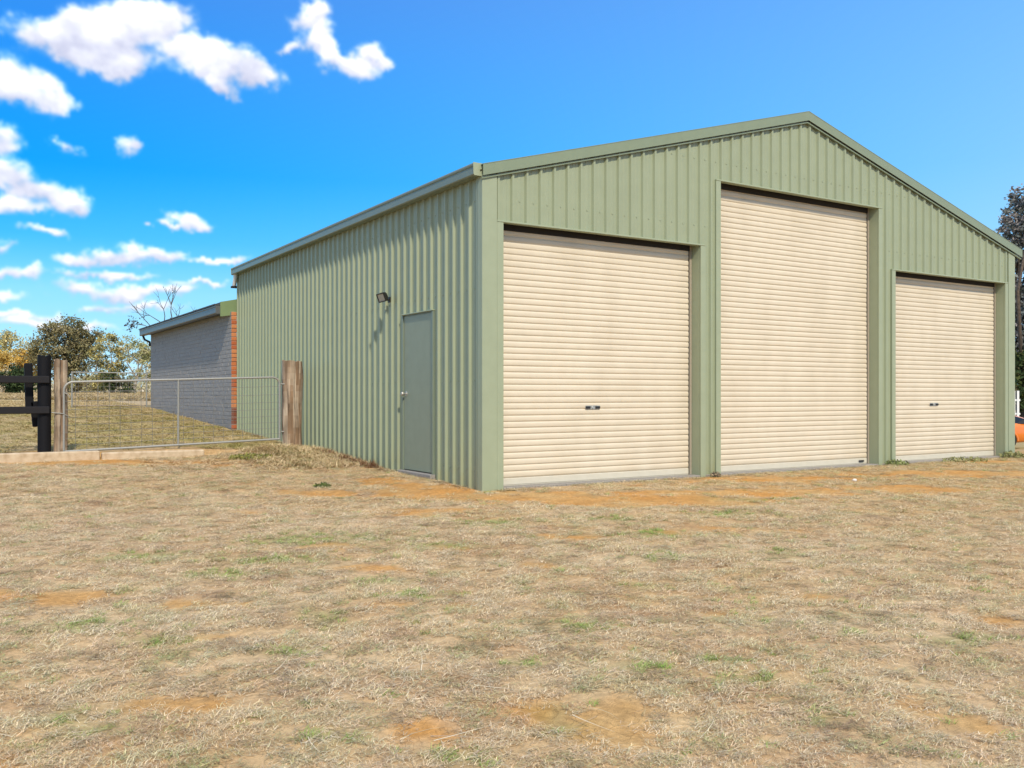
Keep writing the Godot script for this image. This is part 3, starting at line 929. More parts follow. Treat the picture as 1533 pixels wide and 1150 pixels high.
func build_shed() -> void:
	var o := thing("shed", "green corrugated steel shed with three cream roller doors", "shed")
	var front := func(u: float, v: float, d: float) -> Vector3: return Vector3(u, v, d)
	var side := func(u: float, v: float, d: float) -> Vector3: return Vector3(-d, v, -u)
	var rside := func(u: float, v: float, d: float) -> Vector3: return Vector3(W + d, v, -u)
	var rear := func(u: float, v: float, d: float) -> Vector3: return Vector3(u, v, -D - d)
	# gable wall
	var st := begin()
	var breaks: Array = [W / 2.0, 0.247, 3.295, 3.659, 6.993, 7.405, 10.45]
	var bottom := func(u: float) -> float:
		for q: Array in OPEN:
			if u > q[0] and u < q[1]: return q[2]
		return -0.05
	sheet(st, rib_profile(0.0, W, 0.1945, 0.186, breaks), front, bottom, func(u: float) -> float: return rake(u) - 0.0)
	part("gable_wall", st, M.green, o)
	# side wall with the doorway left open
	st = begin()
	var door_bottom := func(u: float) -> float: return 2.13 if u > 1.195 and u < 2.095 else -0.05
	sheet(st, rib_profile(0.0, D, 0.194, 0.105, [1.195, 2.095]), side, door_bottom, func(_u: float) -> float: return EAVE - 0.01, true)
	part("side_wall", st, M.green, o)
	st = begin()
	sheet(st, rib_profile(0.0, D, 0.194, 0.1, []), rside, func(_u: float) -> float: return -0.8, func(_u: float) -> float: return EAVE - 0.01)
	part("side_wall", st, M.green, o)
	st = begin()
	sheet(st, rib_profile(0.0, W, 0.1945, 0.1, [W / 2.0]), rear, func(_u: float) -> float: return -0.3, func(u: float) -> float: return rake(u) - 0.0, true)
	part("back_wall", st, M.green, o)
	st = begin()
	for yy: float in [0.22, 1.25, 2.3, 3.3]:
		var u := 0.105 + 0.097
		while u < 6.5:
			if not (yy < 2.2 and u > 1.1 and u < 2.2):
				box(st, Vector3(-0.010, yy - 0.007, -u - 0.007), Vector3(-0.002, yy + 0.007, -u + 0.007))
			u += 0.194
	for row: Array in [[3.32, 0.3, 3.5], [4.2, 2.8, 7.9], [3.32, 7.2, 10.5]]:
		var u := 0.186 + 0.097
		while u < W:
			if u > row[1] and u < row[2]:
				box(st, Vector3(u - 0.007, row[0] - 0.007, 0.002), Vector3(u + 0.007, row[0] + 0.007, 0.010))
			u += 0.1945
	var sc := part("screw_heads", st, M.trim, o)
	sc.set_meta("kind", "stuff")
	# roof: two ribbed slopes
	for s in 2:
		st = begin()
		for k in range(1):
			var prof := rib_profile(-0.04, D + 0.04, 0.194, 0.1, [])
			for j in prof.size() - 1:
				var a: Vector2 = prof[j]
				var b: Vector2 = prof[j + 1]
				var e := -0.06
				var q: Array[Vector3] = [Vector3(e, EAVE + 0.06 + PITCH * e + a.y, -a.x), Vector3(W / 2.0, rake(W / 2.0) + 0.06 + a.y, -a.x), Vector3(W / 2.0, rake(W / 2.0) + 0.06 + b.y, -b.x), Vector3(e, EAVE + 0.06 + PITCH * e + b.y, -b.x)]
				if s == 1:
					for i in 4: q[i].x = W - q[i].x
					quad(st, q[3], q[2], q[1], q[0])
				else:
					quad(st, q[0], q[1], q[2], q[3])
		part("roof", st, M.roof_tin, o)
	# floor
	st = begin()
	box(st, Vector3(0.03, -0.12, -D + 0.03), Vector3(W - 0.03, 0.028, 0.022), 0.006)
	part("floor_slab", st, M.concrete, o)
	st = begin()
	box(st, Vector3(-0.075, -0.1, -2.12), Vector3(0.026, 0.1, -1.17), 0.008)
	part("door_step", st, M.concrete, o)
	# corner flashings
	for s in 2:
		st = begin()
		var x0 := -0.036 if s == 0 else W - 0.16
		var x1 := 0.16 if s == 0 else W + 0.036
		box(st, Vector3(x0, -0.06, 0.0), Vector3(x1, EAVE + 0.0, 0.034), 0.003)
		if s == 0: box(st, Vector3(-0.036, -0.06, -0.075), Vector3(-0.032, EAVE - 0.01, -0.0005))
		else: box(st, Vector3(W + 0.032, -0.06, -0.075), Vector3(W + 0.036, EAVE - 0.01, -0.0005))
		part("corner_flashing", st, M.trim, o)
	# barge trim along both rakes, with its lower lip
	var zf := func(u: float, v: float, w: float) -> Vector3: return Vector3(u, v, w)
	for s in 2:
		st = begin()
		var mx := func(u: float, v: float, w: float) -> Vector3: return Vector3(W - u if s == 1 else u, v, w)
		var x_end := -0.045 if s == 0 else -0.20
		var mid := W / 2.0
		var top_end := rake(0.0) + 0.115 + PITCH * x_end
		var top_mid := rake(mid) + 0.115
		extrude(st, PackedVector2Array([Vector2(x_end, top_end - 0.128), Vector2(mid, top_mid - 0.128), Vector2(mid, top_mid), Vector2(x_end, top_end)]), mx, 0.066, 0.074)
		extrude(st, PackedVector2Array([Vector2(x_end, top_end - 0.003), Vector2(mid, top_mid - 0.003), Vector2(mid, top_mid + 0.004), Vector2(x_end, top_end + 0.004)]), mx, -0.16, 0.077)
		extrude(st, PackedVector2Array([Vector2(x_end, top_end - 0.162), Vector2(mid, top_mid - 0.162), Vector2(mid, top_mid - 0.142), Vector2(x_end, top_end - 0.142)]), mx, 0.031, 0.052)
		part("barge_trim", st, M.barge, o)
	# gutters
	var gut := PackedVector2Array([Vector2(0.01, 0.0), Vector2(0.115, 0.0), Vector2(0.126, 0.012), Vector2(0.126, 0.072), Vector2(0.118, 0.078), Vector2(0.118, 0.098), Vector2(0.128, 0.104), Vector2(0.132, 0.12), Vector2(0.126, 0.136), Vector2(0.112, 0.136), Vector2(0.108, 0.124), Vector2(0.098, 0.018), Vector2(0.02, 0.018), Vector2(0.02, 0.10), Vector2(0.01, 0.10)])
	for s in 2:
		st = begin()
		var gx := func(u: float, v: float, w: float) -> Vector3: return Vector3(-u - 0.008 if s == 0 else W + u + 0.008, 3.55 + v, w)
		extrude(st, gut, gx, 0.012, -D - 0.02)
		var g := part("gutter", st, M.gutter, o)
		for e: float in [0.014, -D - 0.028]:
			st = begin()
			extrude(st, PackedVector2Array([Vector2(0.006, -0.004), Vector2(0.118, -0.004), Vector2(0.131, 0.01), Vector2(0.136, 0.139), Vector2(0.006, 0.139)]), gx, e, e + 0.006)
			part("end_cap", st, M.trim, g)
	# downpipe at the back corner
	st = begin()
	tube(st, [Vector3(-0.075, 3.56, -9.93), Vector3(-0.075, 3.46, -9.95), Vector3(-0.06, 3.36, -10.07), Vector3(-0.055, 3.29, -10.075)], [0.04, 0.04, 0.04, 0.04], 10)
	var dp := part("downpipe", st, M.white_plastic, o)
	st = begin()
	box(st, Vector3(-0.12, 3.29, -10.13), Vector3(0.0, 3.33, -10.02), 0.005)
	part("bracket", st, M.dark, dp)
	# door surrounds and roller doors
	for k in 3:
		var q: Array = OPEN[k]
		var x0: float = q[0]
		var x1: float = q[1]
		var h: float = q[2]
		for s in 2:
			st = begin()
			var x: float = x0 if s == 0 else x1
			var d := -1.0 if s == 0 else 1.0
			var a := x + d * (0.0865 if not (s == 0 and k == 0) and not (s == 1 and k == 2) else 0.0862)
			box(st, Vector3(minf(x, a), -0.05, 0.0005), Vector3(maxf(x, a), h - 0.001, 0.033), 0.003)
			box(st, Vector3(x - 0.0025, -0.05, -0.18), Vector3(x + 0.0025, h + 0.05, -0.0005))
			box(st, Vector3(minf(x, x + d * 0.08), -0.05, -0.184), Vector3(maxf(x, x + d * 0.08), h + 0.4, -0.181))
			part("jamb_flashing", st, M.trim, o)
		st = begin()
		box(st, Vector3(x0 - 0.086, h, 0.0), Vector3(x1 + 0.086, h + 0.02, 0.036), 0.003)
		box(st, Vector3(x0 + 0.003, h + 0.001, -0.05), Vector3(x1 - 0.003, h + 0.005, -0.0005))
		part("header_flashing", st, M.trim, o)
		# dark space behind the curtain
		var rd := Node3D.new()
		rd.name = "roller_door" if k == 0 else "roller_door_%03d" % k
		rd.position = Vector3(x0, 0.0, -0.15)
		rd.set_meta("label", ["left cream roller door with a small lock handle", "tall middle cream roller door under the roof peak", "right cream roller door with a small lock handle"][k])
		o.add_child(rd, true)
		var wd := x1 - x0
		st = begin()
		var prof: Array[Vector2] = []
		var pitch := 0.0725
		var y := 0.115
		var shape := [[0.0, -0.008], [0.08, -0.0085], [0.13, -0.0012], [0.26, 0.0014], [0.45, 0.0026], [0.64, 0.0026], [0.82, 0.0014], [0.93, -0.002]]
		while y < h + 0.32:
			for c: Array in shape:
				prof.append(Vector2(y + c[0] * pitch, c[1]))
			y += pitch
		for j in prof.size() - 1:
			var a := prof[j]
			var b := prof[j + 1]
			# a faint waviness along the width, as pressed sheet has
			var n := 16
			for i in n:
				var ua := 0.012 + (wd - 0.064) * i / n
				var ub := 0.012 + (wd - 0.064) * (i + 1) / n
				var wa := 0.006 * n_mid.get_noise_2d(ua * 0.9 + k * 50.0, a.x * 0.9)
				var wb := 0.006 * n_mid.get_noise_2d(ub * 0.9 + k * 50.0, a.x * 0.9)
				var wc := 0.006 * n_mid.get_noise_2d(ub * 0.9 + k * 50.0, b.x * 0.9)
				var we := 0.006 * n_mid.get_noise_2d(ua * 0.9 + k * 50.0, b.x * 0.9)
				var pp := [Vector3(ua, a.x, a.y + wa), Vector3(ub, a.x, a.y + wb), Vector3(ub, b.x, b.y + wc), Vector3(ua, b.x, b.y + we)]
				var cc: Array = []
				for v: Vector3 in pp:
					var g := 0.11 * clampf(n_fine.get_noise_2d(v.x * 1.5 + k * 31.0, v.y * 0.08) + 0.1, 0.0, 1.0) + 0.05 * clampf(n_mid.get_noise_2d(v.x * 1.3 + k * 9.0, v.y * 1.3), 0.0, 1.0)
					var dd := 0.30 * exp(-maxf(v.y - 0.1, 0.0) / 0.13) * clampf(0.5 + n_fine.get_noise_2d(v.x * 1.1, k * 7.0), 0.1, 1.0)
					cc.append(Color(1.0 - g, 1.0 - g * 1.1, 1.0 - g * 1.3).lerp(Color(0.98, 0.80, 0.58), dd))
				for id: int in [0, 2, 1, 0, 3, 2]:
					st.set_smooth_group(1)
					st.set_color(cc[id])
					st.add_vertex(pp[id])
		part("curtain", st, M.cream, rd)
		st = begin()
		box(st, Vector3(0.01, 0.034, -0.02), Vector3(wd - 0.05, 0.113, 0.006), 0.006)
		box(st, Vector3(0.014, 0.028, -0.012), Vector3(wd - 0.054, 0.036, 0.0), 0.0)
		part("bottom_rail", st, M.rail, rd)
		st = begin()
		box(st, Vector3(0.006, h - 0.055, 0.008), Vector3(wd - 0.04, h + 0.06, 0.014), 0.0)  # black strip added as painted shade in the recess under the header
		part("header_shade_strip", st, M.dark, rd)
		for s in 2:
			st = begin()
			var gx2 := 0.0035 if s == 0 else wd - 0.037
			box(st, Vector3(gx2 if s == 1 else gx2, 0.03, -0.028), Vector3(gx2 + (0.0335 if s == 1 else 0.006), h + 0.3, 0.014 if s == 1 else -0.01), 0.002)
			part("guide", st, M.guide, rd)
		if k != 1:
			st = begin()
			var hx := 1.646 - 0.247 if k == 0 else 8.66 - 7.405
			box(st, Vector3(hx - 0.11, 0.905, 0.004), Vector3(hx + 0.11, 0.955, 0.012), 0.004)
			var hd := part("lock_plate", st, M.steel, rd)
			for e: float in [-0.075, 0.075]:
				st = begin()
				box(st, Vector3(hx + e - 0.036, 0.915, 0.012), Vector3(hx + e + 0.036, 0.945, 0.022), 0.004)
				part("grip", st, M.black, hd)
			st = begin()
			tube(st, [Vector3(hx, 0.93, 0.012), Vector3(hx, 0.93, 0.02)], [0.014, 0.014], 10)
			part("keyhole_barrel", st, M.chrome, hd)
		else:
			st = begin()
			box(st, Vector3(3.08, 0.06, 0.007), Vector3(3.19, 0.085, 0.03), 0.006)
			part("lift_handle", st, M.black, rd)
	# side door
	var dr := Node3D.new()
	dr.name = "door"
	dr.set_meta("label", "plain grey-green door in the side wall")
	o.add_child(dr, true)
	dr.position = Vector3(0, 0.1, -1.645)
	st = begin()
	box(st, Vector3(-0.012, 0.012, -0.41), Vector3(0.028, 2.015, 0.41), 0.003)
	part("door_leaf", st, M.door, dr)
	st = begin()
	box(st, Vector3(-0.03, 0.0, 0.412), Vector3(0.04, 2.03, 0.45), 0.003)
	box(st, Vector3(-0.03, 0.0, -0.45), Vector3(0.04, 2.03, -0.412), 0.003)
	box(st, Vector3(-0.008, 2.018, -0.4115), Vector3(0.04, 2.03, 0.4115), 0.0)
	part("door_frame", st, M.gutter, dr)
	st = begin()
	box(st, Vector3(-0.042, 2.031, -0.455), Vector3(-0.002, 2.045, 0.455), 0.002)
	part("door_head_flashing", st, M.trim, dr)
	st = begin()
	tube(st, [Vector3(-0.012, 1.0, -0.345), Vector3(-0.018, 1.0, -0.345)], [0.034, 0.03], 14)
	tube(st, [Vector3(-0.018, 1.0, -0.345), Vector3(-0.045, 1.0, -0.345), Vector3(-0.052, 1.0, -0.345), Vector3(-0.075, 1.0, -0.345), Vector3(-0.085, 1.0, -0.345)], [0.012, 0.012, 0.025, 0.029, 0.018], 14)
	part("knob", st, M.steel, dr)

func build_floodlight() -> void:
	var o := thing("floodlight", "small black floodlight on the side wall left of the door", "light", Vector3(-0.03, 2.375, -2.47))
	o.scale = Vector3.ONE * 0.76
	var st := begin()
	box(st, Vector3(-0.022, -0.05, -0.045), Vector3(0.0, 0.05, 0.045), 0.006)
	part("wall_plate", st, M.black, o)
	st = begin()
	tube(st, [Vector3(-0.02, 0, 0), Vector3(-0.055, -0.005, 0), Vector3(-0.075, 0.03, 0)], [0.018, 0.016, 0.014], 8)
	part("arm", st, M.black, o)
	# body: a tapered box that faces out and a little down
	var xf := Transform3D(Basis(Vector3(0, 0, 1), deg_to_rad(22.0)) * Basis(Vector3.UP, deg_to_rad(12.0)), Vector3(-0.075, 0.065, 0.0))
	st = begin()
	var back: Array[Vector3] = []
	var front: Array[Vector3] = []
	for q: Array in [[-1, -1], [1, -1], [1, 1], [-1, 1]]:
		back.append(xf * Vector3(0.0, q[1] * 0.045, q[0] * 0.055))
		front.append(xf * Vector3(-0.1, q[1] * 0.075, q[0] * 0.10))
	quad(st, back[0], back[1], back[2], back[3])
	for k in 4:
		var j := (k + 1) % 4
		quad(st, back[j], back[k], front[k], front[j])
	for q: Array in [[-1, -1], [1, -1], [1, 1], [-1, 1]]: pass
	for s: int in [-1, 1]:
		box(st, Vector3(-0.118, s * 0.072 - 0.009, -0.108), Vector3(-0.094, s * 0.072 + 0.009, 0.108), 0.004, xf)
		box(st, Vector3(-0.118, -0.062, s * 0.1 - 0.008), Vector3(-0.094, 0.062, s * 0.1 + 0.008), 0.004, xf)
	for k in 4:
		box(st, Vector3(-0.07 + k * 0.018, 0.05, -0.05), Vector3(-0.064 + k * 0.018, 0.082 - k * 0.005, 0.05), 0.0, xf)
	part("housing", st, M.black, o)
	st = begin()
	box(st, Vector3(-0.106, -0.063, -0.092), Vector3(-0.101, 0.063, 0.092), 0.0, xf)
	part("lens", st, M.glass, o)

# ------------------------------------------------------------------ grey brick outbuilding
func build_annex() -> void:
	var o := thing("brick_outbuilding", "low grey-painted brick building with raw orange brick end behind the shed", "building", Vector3(0, 0, 0))
	var x := -0.12
	var z0 := -10.06
	var z1 := -18.54
	var top := 2.80
	# wall core (mortar), then bricks laid on its face
	var st := begin()
	box(st, Vector3(x + 0.006, 0.0, z1 + 0.006), Vector3(x + 0.106, top, z0 - 0.008))
	var wall := part("wall", st, M.grey_mortar, o)
	st = begin()
	st.set_color(Color.WHITE)
	var row := 0
	var y := 0.14
	var br := RandomNumberGenerator.new()
	br.seed = 61
	while y + 0.076 < top + 0.01:
		var z := z0 - (0.0 if row % 2 == 0 else 0.12)
		if row % 2 == 1:
			box(st, Vector3(x, y, z0 - 0.11), Vector3(x + 0.05, y + 0.0755, z0 - 0.0125), 0.004)
		while z - 0.23 > z1:
			var j := br.randf_range(-0.003, 0.003)
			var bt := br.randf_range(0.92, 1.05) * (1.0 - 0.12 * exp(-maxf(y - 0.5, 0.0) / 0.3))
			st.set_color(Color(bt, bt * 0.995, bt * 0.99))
			var zz := z - (0.0125 if z == z0 else 0.0)
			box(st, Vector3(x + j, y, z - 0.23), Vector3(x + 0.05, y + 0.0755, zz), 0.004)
			z -= 0.24
		if z - z1 > 0.05:
			box(st, Vector3(x, y, z1), Vector3(x + 0.05, y + 0.0755, z), 0.004)
		y += 0.086
		row += 1
	var courses := part("painted_brick_courses", st, M.grey_brick, wall)
	courses.set_meta("kind", "stuff")
	# the raw end of the wall: one brick end to each course
	var meshes: Array = []
	st = begin()
	box(st, Vector3(x + 0.004, 0.1, z0 - 0.0125), Vector3(x + 0.102, top, z0 - 0.002))
	part("end_mortar", st, M.mortar, wall)
	y = 0.14
	row = 0
	while y + 0.076 < top + 0.01:
		st = begin()
		var j := br.randf_range(-0.004, 0.004)
		box(st, Vector3(x - 0.001 + j * 0.5, y, z0 - 0.0115), Vector3(x + 0.108 + j, y + 0.0755, z0 + 0.010 + j), 0.006)
		var b := part("brick", st, M.stained if y < 0.78 and row % 5 != 3 else M["brick%d" % (br.randi() % 4)], wall)
		b.name = "brick" if row == 0 else "brick_%03d" % row
		y += 0.086
		row += 1
	# rest of the shell
	st = begin()
	box(st, Vector3(x + 0.108, 0.0, z1 + 0.007), Vector3(7.0, top + 0.02, z1 + 0.11))
	box(st, Vector3(6.9, 0.0, z1 + 0.111), Vector3(7.0, top + 0.9, z0 - 0.05))
	part("wall", st, M.grey_mortar, o)
	# roof sloping up away from the gutter
	var gx := -0.30
	var sl := 0.19
	st = begin()
	extrude(st, PackedVector2Array([Vector2(gx, 2.955), Vector2(7.2, 2.955 + (7.2 - gx) * sl), Vector2(7.2, 3.0 + (7.2 - gx) * sl), Vector2(gx, 3.0)]), func(u: float, v: float, w: float) -> Vector3: return Vector3(u, v, w), z1 - 0.09, z0 - 0.13)
	part("roof", st, M.annex_roof, o)
	st = begin()
	box(st, Vector3(gx + 0.02, top, z1 - 0.085), Vector3(x + 0.14, top + 0.015, z0 - 0.14))
	part("soffit", st, M.annex_roof, o)
	# green barge board on the end facing the yard
	st = begin()
	extrude(st, PackedVector2Array([Vector2(gx - 0.02, 2.70), Vector2(1.0, 2.70 + 1.02 * sl * 1.1), Vector2(1.0, 3.01 + 1.43 * sl), Vector2(gx - 0.02, 3.0)]), func(u: float, v: float, w: float) -> Vector3: return Vector3(u, v, w), z0 - 0.119, z0 - 0.095)
	part("barge_board", st, M.annex_green, o)
	st = begin()
	extrude(st, PackedVector2Array([Vector2(0.0, 0.0), Vector2(0.115, 0.0), Vector2(0.125, 0.02), Vector2(0.12, 0.13), Vector2(0.132, 0.14), Vector2(0.132, 0.165), Vector2(0.11, 0.165), Vector2(0.1, 0.03), Vector2(0.02, 0.03), Vector2(0.02, 0.15), Vector2(0.0, 0.15)]), func(u: float, v: float, w: float) -> Vector3: return Vector3(gx + 0.02 - u, 2.76 + v, w), z0 - 0.128, z1 - 0.1)
	box(st, Vector3(gx - 0.112, 2.758, z0 - 0.127), Vector3(gx + 0.021, 2.925, z0 - 0.121))
	part("gutter", st, M.annex_gutter, o)
	st = begin()
	extrude(st, PackedVector2Array([Vector2(0.0, 0.0), Vector2(0.16, 0.0), Vector2(0.16, 0.024), Vector2(0.0, 0.024)]), func(u: float, v: float, w: float) -> Vector3: return Vector3(gx + 0.03 - u, 2.935 + v, w), z0 - 0.128, z1 - 0.1)
	part("roof_edge", st, M.annex_roof, o)
	st = begin()
	tube(st, [Vector3(gx - 0.03, 2.77, z1 + 0.0), Vector3(gx + 0.02, 2.66, z1 - 0.03), Vector3(x - 0.02, 2.60, z1 - 0.06), Vector3(x - 0.01, 2.48, z1 - 0.06)], [0.03, 0.03, 0.03, 0.03], 8)
	part("downpipe", st, M.dark, o)
	for zz: float in [-15.05, -15.55]:
		st = begin()
		box(st, Vector3(x - 0.006, 0.60, zz - 0.06), Vector3(x + 0.02, 0.665, zz + 0.06), 0.004)
		part("vent", st, M.dark, wall)

# ------------------------------------------------------------------ gate, posts, beams, rails
func rough_post(st: SurfaceTool, h: float, rx: float, rz: float, seed_: int, sides := 18, rings := 14, square := 0.0, rough := 1.0) -> void:
	var n := FastNoiseLite.new()
	n.seed = seed_; n.frequency = 0.9; n.fractal_octaves = 3
	var g: Array = []
	for k in rings + 1:
		var t := float(k) / rings
		var ring: Array[Vector3] = []
		for j in sides:
			var a := TAU * j / sides
			var ca := cos(a)
			var sa := sin(a)
			var q := pow(pow(absf(ca), 2.0 + square) + pow(absf(sa), 2.0 + square), -1.0 / (2.0 + square))
			var w := 1.0 + rough * (0.22 * n.get_noise_3d(ca * 1.6, t * 1.6, sa * 1.6) + 0.10 * n.get_noise_3d(ca * 4.0, t * 2.4, sa * 4.0 + 9.0))
			var y := t * h
			if k == rings: y += 0.035 * n.get_noise_2d(ca * 3.0, sa * 3.0 + 20.0)
			ring.append(Vector3(ca * q * rx * w, y, sa * q * rz * w))
		g.append(ring)
	for k in rings:
		for j in sides:
			var j2 := (j + 1) % sides
			var am := TAU * (j + 0.5) / sides
			var tone := clampf(0.45 + 1.3 * n.get_noise_3d(cos(am) * 3.0, k * 0.12, sin(am) * 3.0 + 40.0), 0.0, 1.0)
			st.set_color(Color(0.32, 0.215, 0.135).lerp(Color(0.60, 0.51, 0.41), tone))
			quad(st, g[k][j2], g[k][j], g[k + 1][j], g[k + 1][j2], 1)
	var c := Vector3(0, h - 0.015, 0)
	for j in sides:
		tri(st, c, g[rings][(j + 1) % sides], g[rings][j])

func build_yard() -> void:
	var st := begin()
	# big split post beside the shed
	rough_post(st, 1.55, 0.155, 0.12, 5, 22, 16, 0.8)
	var o := thing("timber_post", "thick weathered split timber gate post beside the side wall", "post", Vector3(-0.385, 0.08, -5.46), 0.0, "weathered timber gate posts")
	part("post", st, M.old_wood, o)
	for yy: float in [0.42, 1.18]:
		st = begin()
		tube(st, [Vector3(-0.10, yy, 0.05), Vector3(-0.20, yy, 0.045)], [0.011, 0.011], 8)
		part("hinge_pin", st, M.galv, o)
	# latch post
	st = begin()
	rough_post(st, 1.46, 0.088, 0.085, 9, 18, 14, 0.5)
	o = thing("timber_post", "slim weathered timber post between the black post and the gate", "post", Vector3(-3.74, 0.12, -5.50), 0.0, "weathered timber gate posts")
	part("post", st, M.old_wood, o)
	st = begin()
	tube(st, [Vector3(0.02, 1.0, 0.085), Vector3(0.075, 0.98, 0.10), Vector3(0.11, 0.93, 0.09)], [0.007, 0.007, 0.007], 6)
	part("chain", st, M.galv, o)
	st = begin()
	tube(st, [Vector3(-0.15, 0.72, 0.06), Vector3(0.02, 0.70, 0.10), Vector3(0.09, 0.66, 0.06)], [0.008, 0.008, 0.008], 6)
	part("chain", st, M.galv, o)
	# gate: rounded pipe frame, centre stay, wire mesh
	o = thing("farm_gate", "galvanised pipe and wire mesh farm gate hung between two timber posts", "gate", Vector3(-0.60, 0.385, -5.42))
	var L := 3.11
	var sag := -0.033
	var gp := func(u: float, v: float) -> Vector3: return Vector3(-u, v + u * sag, 0)
	st = begin()
	var H := 0.985
	var R := 0.12
	var loop: Array = []
	var rad: Array = []
	for c: Array in [[L - R, H - R, 0.0], [R, H - R, 90.0]]: pass
	loop.append(gp.call(0.0, 0.0))
	loop.append(gp.call(0.0, H - R))
	for k in range(1, 7):
		var a := PI * 0.5 * k / 6.0
		loop.append(gp.call(R - R * cos(a), H - R + R * sin(a)))
	for k in range(0, 7):
		var a := PI * 0.5 * k / 6.0
		loop.append(gp.call(L - R + R * sin(a), H - R + R * cos(a)))
	loop.append(gp.call(L, 0.0))
	for k in loop.size(): rad.append(0.017)
	tube(st, loop, rad, 10)
	tube(st, [gp.call(-0.01, 0.0), gp.call(L + 0.01, 0.0)], [0.017, 0.017], 10)
	part("frame", st, M.galv, o)
	st = begin()
	tube(st, [gp.call(1.555, 0.0), gp.call(1.555, H)], [0.0155, 0.0155], 8)
	part("centre_stay", st, M.galv, o)
	st = begin()
	for k in range(1, 21):
		var u := L * k / 21.0
		tube(st, [gp.call(u, 0.0) + Vector3(0, 0, 0.006), gp.call(u, H) + Vector3(0, 0, 0.006)], [0.0028, 0.0028], 4)
	for v: float in [0.09, 0.18, 0.27, 0.37, 0.48, 0.59, 0.71, 0.84]:
		tube(st, [gp.call(0.0, v) + Vector3(0, 0, 0.009), gp.call(L, v) + Vector3(0, 0, 0.009)], [0.003, 0.003], 4)
	var wm := part("wire_mesh", st, M.wire, o)
	wm.set_meta("kind", "stuff")
	# beams on the ground under the gate
	st = begin()
	box(st, Vector3(-0.95, -0.03, -0.075), Vector3(0.95, 0.115, 0.075), 0.014)
	var b := part("timber", st, M.beam, thing("timber_beam", "long pale timber sleeper on the ground below the black post", "beam", Vector3(-4.215, 0.175, -5.30), deg_to_rad(0.6), "timber sleepers under the gate"))
	st = begin()
	box(st, Vector3(-0.70, -0.06, -0.07), Vector3(0.72, 0.085, 0.07), 0.016)
	part("timber", st, M.beam, thing("timber_beam", "shorter pale timber sleeper below the gate's middle, half sunk in soil", "beam", Vector3(-2.535, 0.175, -5.30), deg_to_rad(-0.8), "timber sleepers under the gate"))
	# black rails
	o = thing("rail_fence", "black painted timber post and two rails at the left edge", "fence", Vector3(-3.955, 0.1, -5.45))
	st = begin()
	rough_post(st, 1.54, 0.087, 0.085, 14, 18, 10, 0.3, 0.25)
	part("post", st, M.black_paint, o)
	st = begin()
	box(st, Vector3(-0.052, 0.72, -0.05), Vector3(0.052, 1.43, 0.05), 0.012, Transform3D(Basis(Vector3(0, 0, 1), 0.03), Vector3(-0.15, 0, -0.12)))
	box(st, Vector3(-0.05, 0.42, -0.045), Vector3(0.05, 0.78, 0.045), 0.012, Transform3D(Basis(Vector3(0, 0, 1), 0.1), Vector3(-0.045, 0.12, -0.115)))
	part("brace_post", st, M.black_paint, o)
	for yy: Array in [[1.20, 0.10], [0.775, 0.10]]:
		st = begin()
		var pts: Array = []
		box(st, Vector3(-3.2, yy[0] - yy[1] / 2.0, 0.085), Vector3(0.055, yy[0] + yy[1] / 2.0, 0.13), 0.008)
		part("rail", st, M.black_rail, o)
	# the off-frame end of the rails stands on another post
	st = begin()
	rough_post(st, 1.54, 0.087, 0.085, 15, 14, 8, 0.3, 0.25)
	part("post", st, M.black_paint, o, Vector3(-3.1, 0, 0))
	# second fence farther back, by the grey wall's end
	o = thing("pipe_fence", "thin pale pipe fence across the paddock behind the gate", "fence", Vector3(-2.1, 0.72, -19.0))
	for u: float in [0.0, 1.95]:
		st = begin()
		tube(st, [Vector3(u, -0.1, 0), Vector3(u, 1.0, 0)], [0.02, 0.02], 8)
		part("post", st, M.galv, o)
	for yy: float in [1.0, 0.07]:
		st = begin()
		tube(st, [Vector3(-0.02, yy, 0), Vector3(1.97, yy, 0)], [0.016, 0.016], 8)
		part("rail", st, M.galv if yy > 0.5 else M.grey_wood, o)
	st = begin()
	for k in range(1, 12):
		tube(st, [Vector3(1.95 * k / 12.0, 0.07, 0), Vector3(1.95 * k / 12.0, 1.0, 0)], [0.003, 0.003], 4)
	for k in range(1, 7):
		tube(st, [Vector3(0, 0.07 + 0.93 * k / 7.0, 0.004), Vector3(1.95, 0.07 + 0.93 * k / 7.0, 0.004)], [0.003, 0.003], 4)
	wm = part("wire_mesh", st, M.wire, o)
	wm.set_meta("kind", "stuff")
	# a white stone near the tall door
	st = begin()
	for k in 1:
		var sp := SphereMesh.new()
		sp.radius = 0.03; sp.height = 0.042; sp.radial_segments = 9; sp.rings = 5
		st.append_from(sp, 0, Transform3D(Basis(Vector3.UP, 0.4).scaled(Vector3(1.25, 1, 0.9)), Vector3(0, 0.014, 0)))
	part("stone", st, M.stone, thing("stone", "small white stone on the dirt before the tall door", "stone", Vector3(4.6, height(4.6, 1.42), 1.42)))

